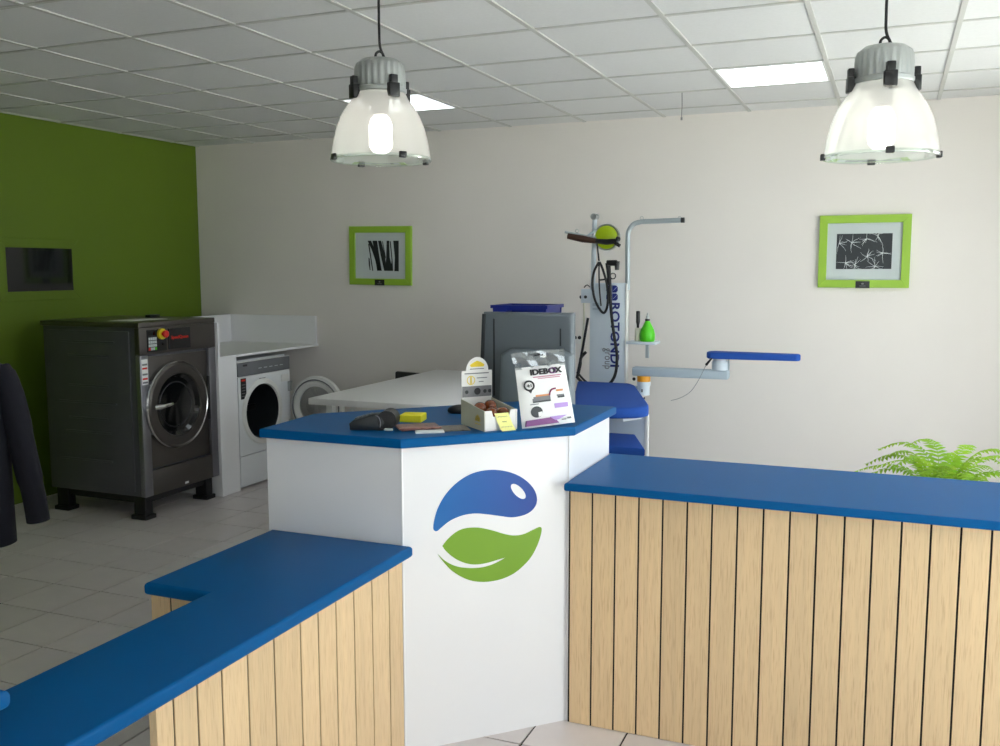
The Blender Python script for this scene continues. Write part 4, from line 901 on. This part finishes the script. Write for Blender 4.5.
# ================================================================== fern
fx_, fy_ = 0.25, 4.62
fo = thing('potted_fern', (fx_, fy_, 0), 'bright green fern in a tall pot behind the long plank counter', 'potted plant')
MB().lathe([(0, 0), (0.14, 0), (0.15, 0.02), (0.19, 0.56), (0.205, 0.575), (0.205, 0.61), (0.185, 0.61), (0.175, 0.56), (0, 0.56)], (fx_, fy_, 0), None, 36).build('pot', 'terracotta', fo)
MB().lathe([(0.178, 0.57), (0.1, 0.585), (0, 0.59)], (fx_, fy_, 0), None, 24).build('soil', 'soil', fo)
def frond(az, length, rise, droop, rng):
    mb = MB(); n = 26; pts = []
    for i in range(n + 1):
        s = i / n; r = length * s * (0.55 + 0.45 * s * 0.9); z = 0.58 + rise * math.sin(min(1.0, s * 1.05) * PI * 0.62) - droop * s ** 2.6
        w = 0.03 * math.sin(s * 5 + az)
        pts.append(Vector((fx_ + r * math.cos(az) - w * math.sin(az), fy_ + r * math.sin(az) + w * math.cos(az), z)))
    mb.tube(pts[::2], [0.0028 * (1 - 0.8 * i / (n / 2)) for i in range(len(pts[::2]))], 4, caps=False)
    for i in range(3, n):
        for h in (0,):
            s = (i + h) / n; p = pts[i].lerp(pts[i + 1], h); tn = (pts[i + 1] - pts[i - 1]).normalized()
            side = tn.cross(Vector((0, 0, 1))).normalized(); nrm = side.cross(tn)
            wl = 0.062 * math.sin(PI * min(1, (s * 0.9 + 0.08))) ** 0.75 * (1.15 - 0.55 * s); wd = 0.0086
            for sg in (-1, 1):
                d = (side * sg + tn * 0.35 + nrm * rng.uniform(-0.25, 0.12)).normalized()
                a = p; m1 = p + d * wl * 0.45; e = p + d * wl + nrm * (-0.010)
                mb.add([a - tn * wd * 0.6, a + tn * wd * 0.6, m1 + tn * wd, m1 - tn * wd * 0.7, e + tn * wd * 0.2], [(0, 1, 2, 3), (3, 2, 4)])
    mb.build('frond', 'frond', fo, sharp=80)
rng = random.Random(11)
for k in range(44):
    az = 2 * PI * k / 44 + rng.uniform(-0.15, 0.15); tier = k % 3
    frond(az, (0.60, 0.46, 0.34)[tier] * rng.uniform(0.85, 1.12), (0.17, 0.25, 0.32)[tier] * rng.uniform(0.72, 1.05), (0.16, 0.10, 0.05)[tier] * rng.uniform(0.7, 1.3), rng)

# ================================================================== jacket on a hung rail
JC = DEP(-40, 372, 3.6); view = Vector((JC.x, JC.y, 0)).normalized(); right = Vector((view.y, -view.x, 0))
JM = frame((JC.x, JC.y, 0), right, -view)  # x to the right, y towards the viewer, z up
JM = Matrix(((right.x, -view.x, 0, JC.x), (right.y, -view.y, 0, JC.y), (0, 0, 1, 0), (0, 0, 0, 1)))
jk = thing('jacket', (JC.x, JC.y, 0.62), 'dark navy jacket hanging at the edge of the staff area by the green wall', 'jacket')
rings = [(1.365, 0.06, 0.055), (1.35, 0.10, 0.065), (1.325, 0.145, 0.075), (1.29, 0.168, 0.085), (1.22, 0.164, 0.10), (1.08, 0.158, 0.105), (0.90, 0.157, 0.10), (0.75, 0.158, 0.10), (0.62, 0.160, 0.10), (0.615, 0.15, 0.09)]
q = MB(JM); n = 40; vs = []
for (z, a, b) in rings:
    for i in range(n):
        t_ = 2 * PI * i / n; wv = 1 + 0.04 * math.sin(7 * t_ + z * 6)
        vs.append((a * math.cos(t_), b * wv * math.sin(t_), z))
q.add(vs, [(j * n + (i + 1) % n, j * n + i, (j + 1) * n + i, (j + 1) * n + (i + 1) % n) for j in range(len(rings) - 1) for i in range(n)])
q.build('jacket_body', 'navy_fabric', jk, sharp=60)
for sg in (-1, 1):
    MB(JM).tube(smooth([(sg * 0.13, 0.0, 1.305), (sg * 0.152, 0.02, 1.25), (sg * 0.178, 0.03, 1.12), (sg * 0.206, 0.04, 0.93), (sg * 0.226, 0.05, 0.80), (sg * 0.236, 0.05, 0.70)], 5), [0.045] * 3 + [0.05] * 4 + [0.052] * 5 + [0.048] * 6 + [0.043] * 8, 16).build('sleeve', 'navy_fabric', jk, sharp=60)
MB(JM).tube(smooth([(-0.07, 0.0, 1.37), (-0.05, -0.05, 1.40), (0.05, -0.05, 1.40), (0.07, 0.0, 1.37), (0.04, 0.06, 1.32), (0, 0.085, 1.26)], 5), 0.018, 8).build('collar', 'navy_fabric', jk, sharp=60)
hg = thing('clothes_hanger', (JC.x, JC.y, 1.36), 'wire clothes hanger inside the navy jacket', 'hanger')
MB(JM).tube(smooth([(-0.11, 0, 1.30), (0, 0, 1.345), (0.11, 0, 1.30)], 6), 0.006, 8).build('shoulder_bar', 'chrome', hg)
MB(JM).tube([(0, 0, 1.345), (0, 0, 1.47)] + [(0.022 * math.cos(a) - 0.0, 0, 1.49 + 0.022 * math.sin(a)) for a in [-PI / 2 + k * PI / 8 for k in range(1, 12)]], 0.003, 6).build('hook', 'chrome', hg)
rl = thing('garment_rail', (JC.x, JC.y, 1.48), 'steel garment rail hung from the ceiling, carrying the navy jacket', 'rail')
MB(JM).cyl((0, -0.45, 1.497), (0, 0.45, 1.497), 0.0125).build('rail_bar', 'chrome', rl)
for y in (-0.42, 0.42): MB(JM).cyl((0, y, 1.497), (0, y, ZC + 0.004), 0.008).build('hanger_rod', 'chrome', rl)

for o in bpy.data.objects:
    if '_o' in o: del o['_o']
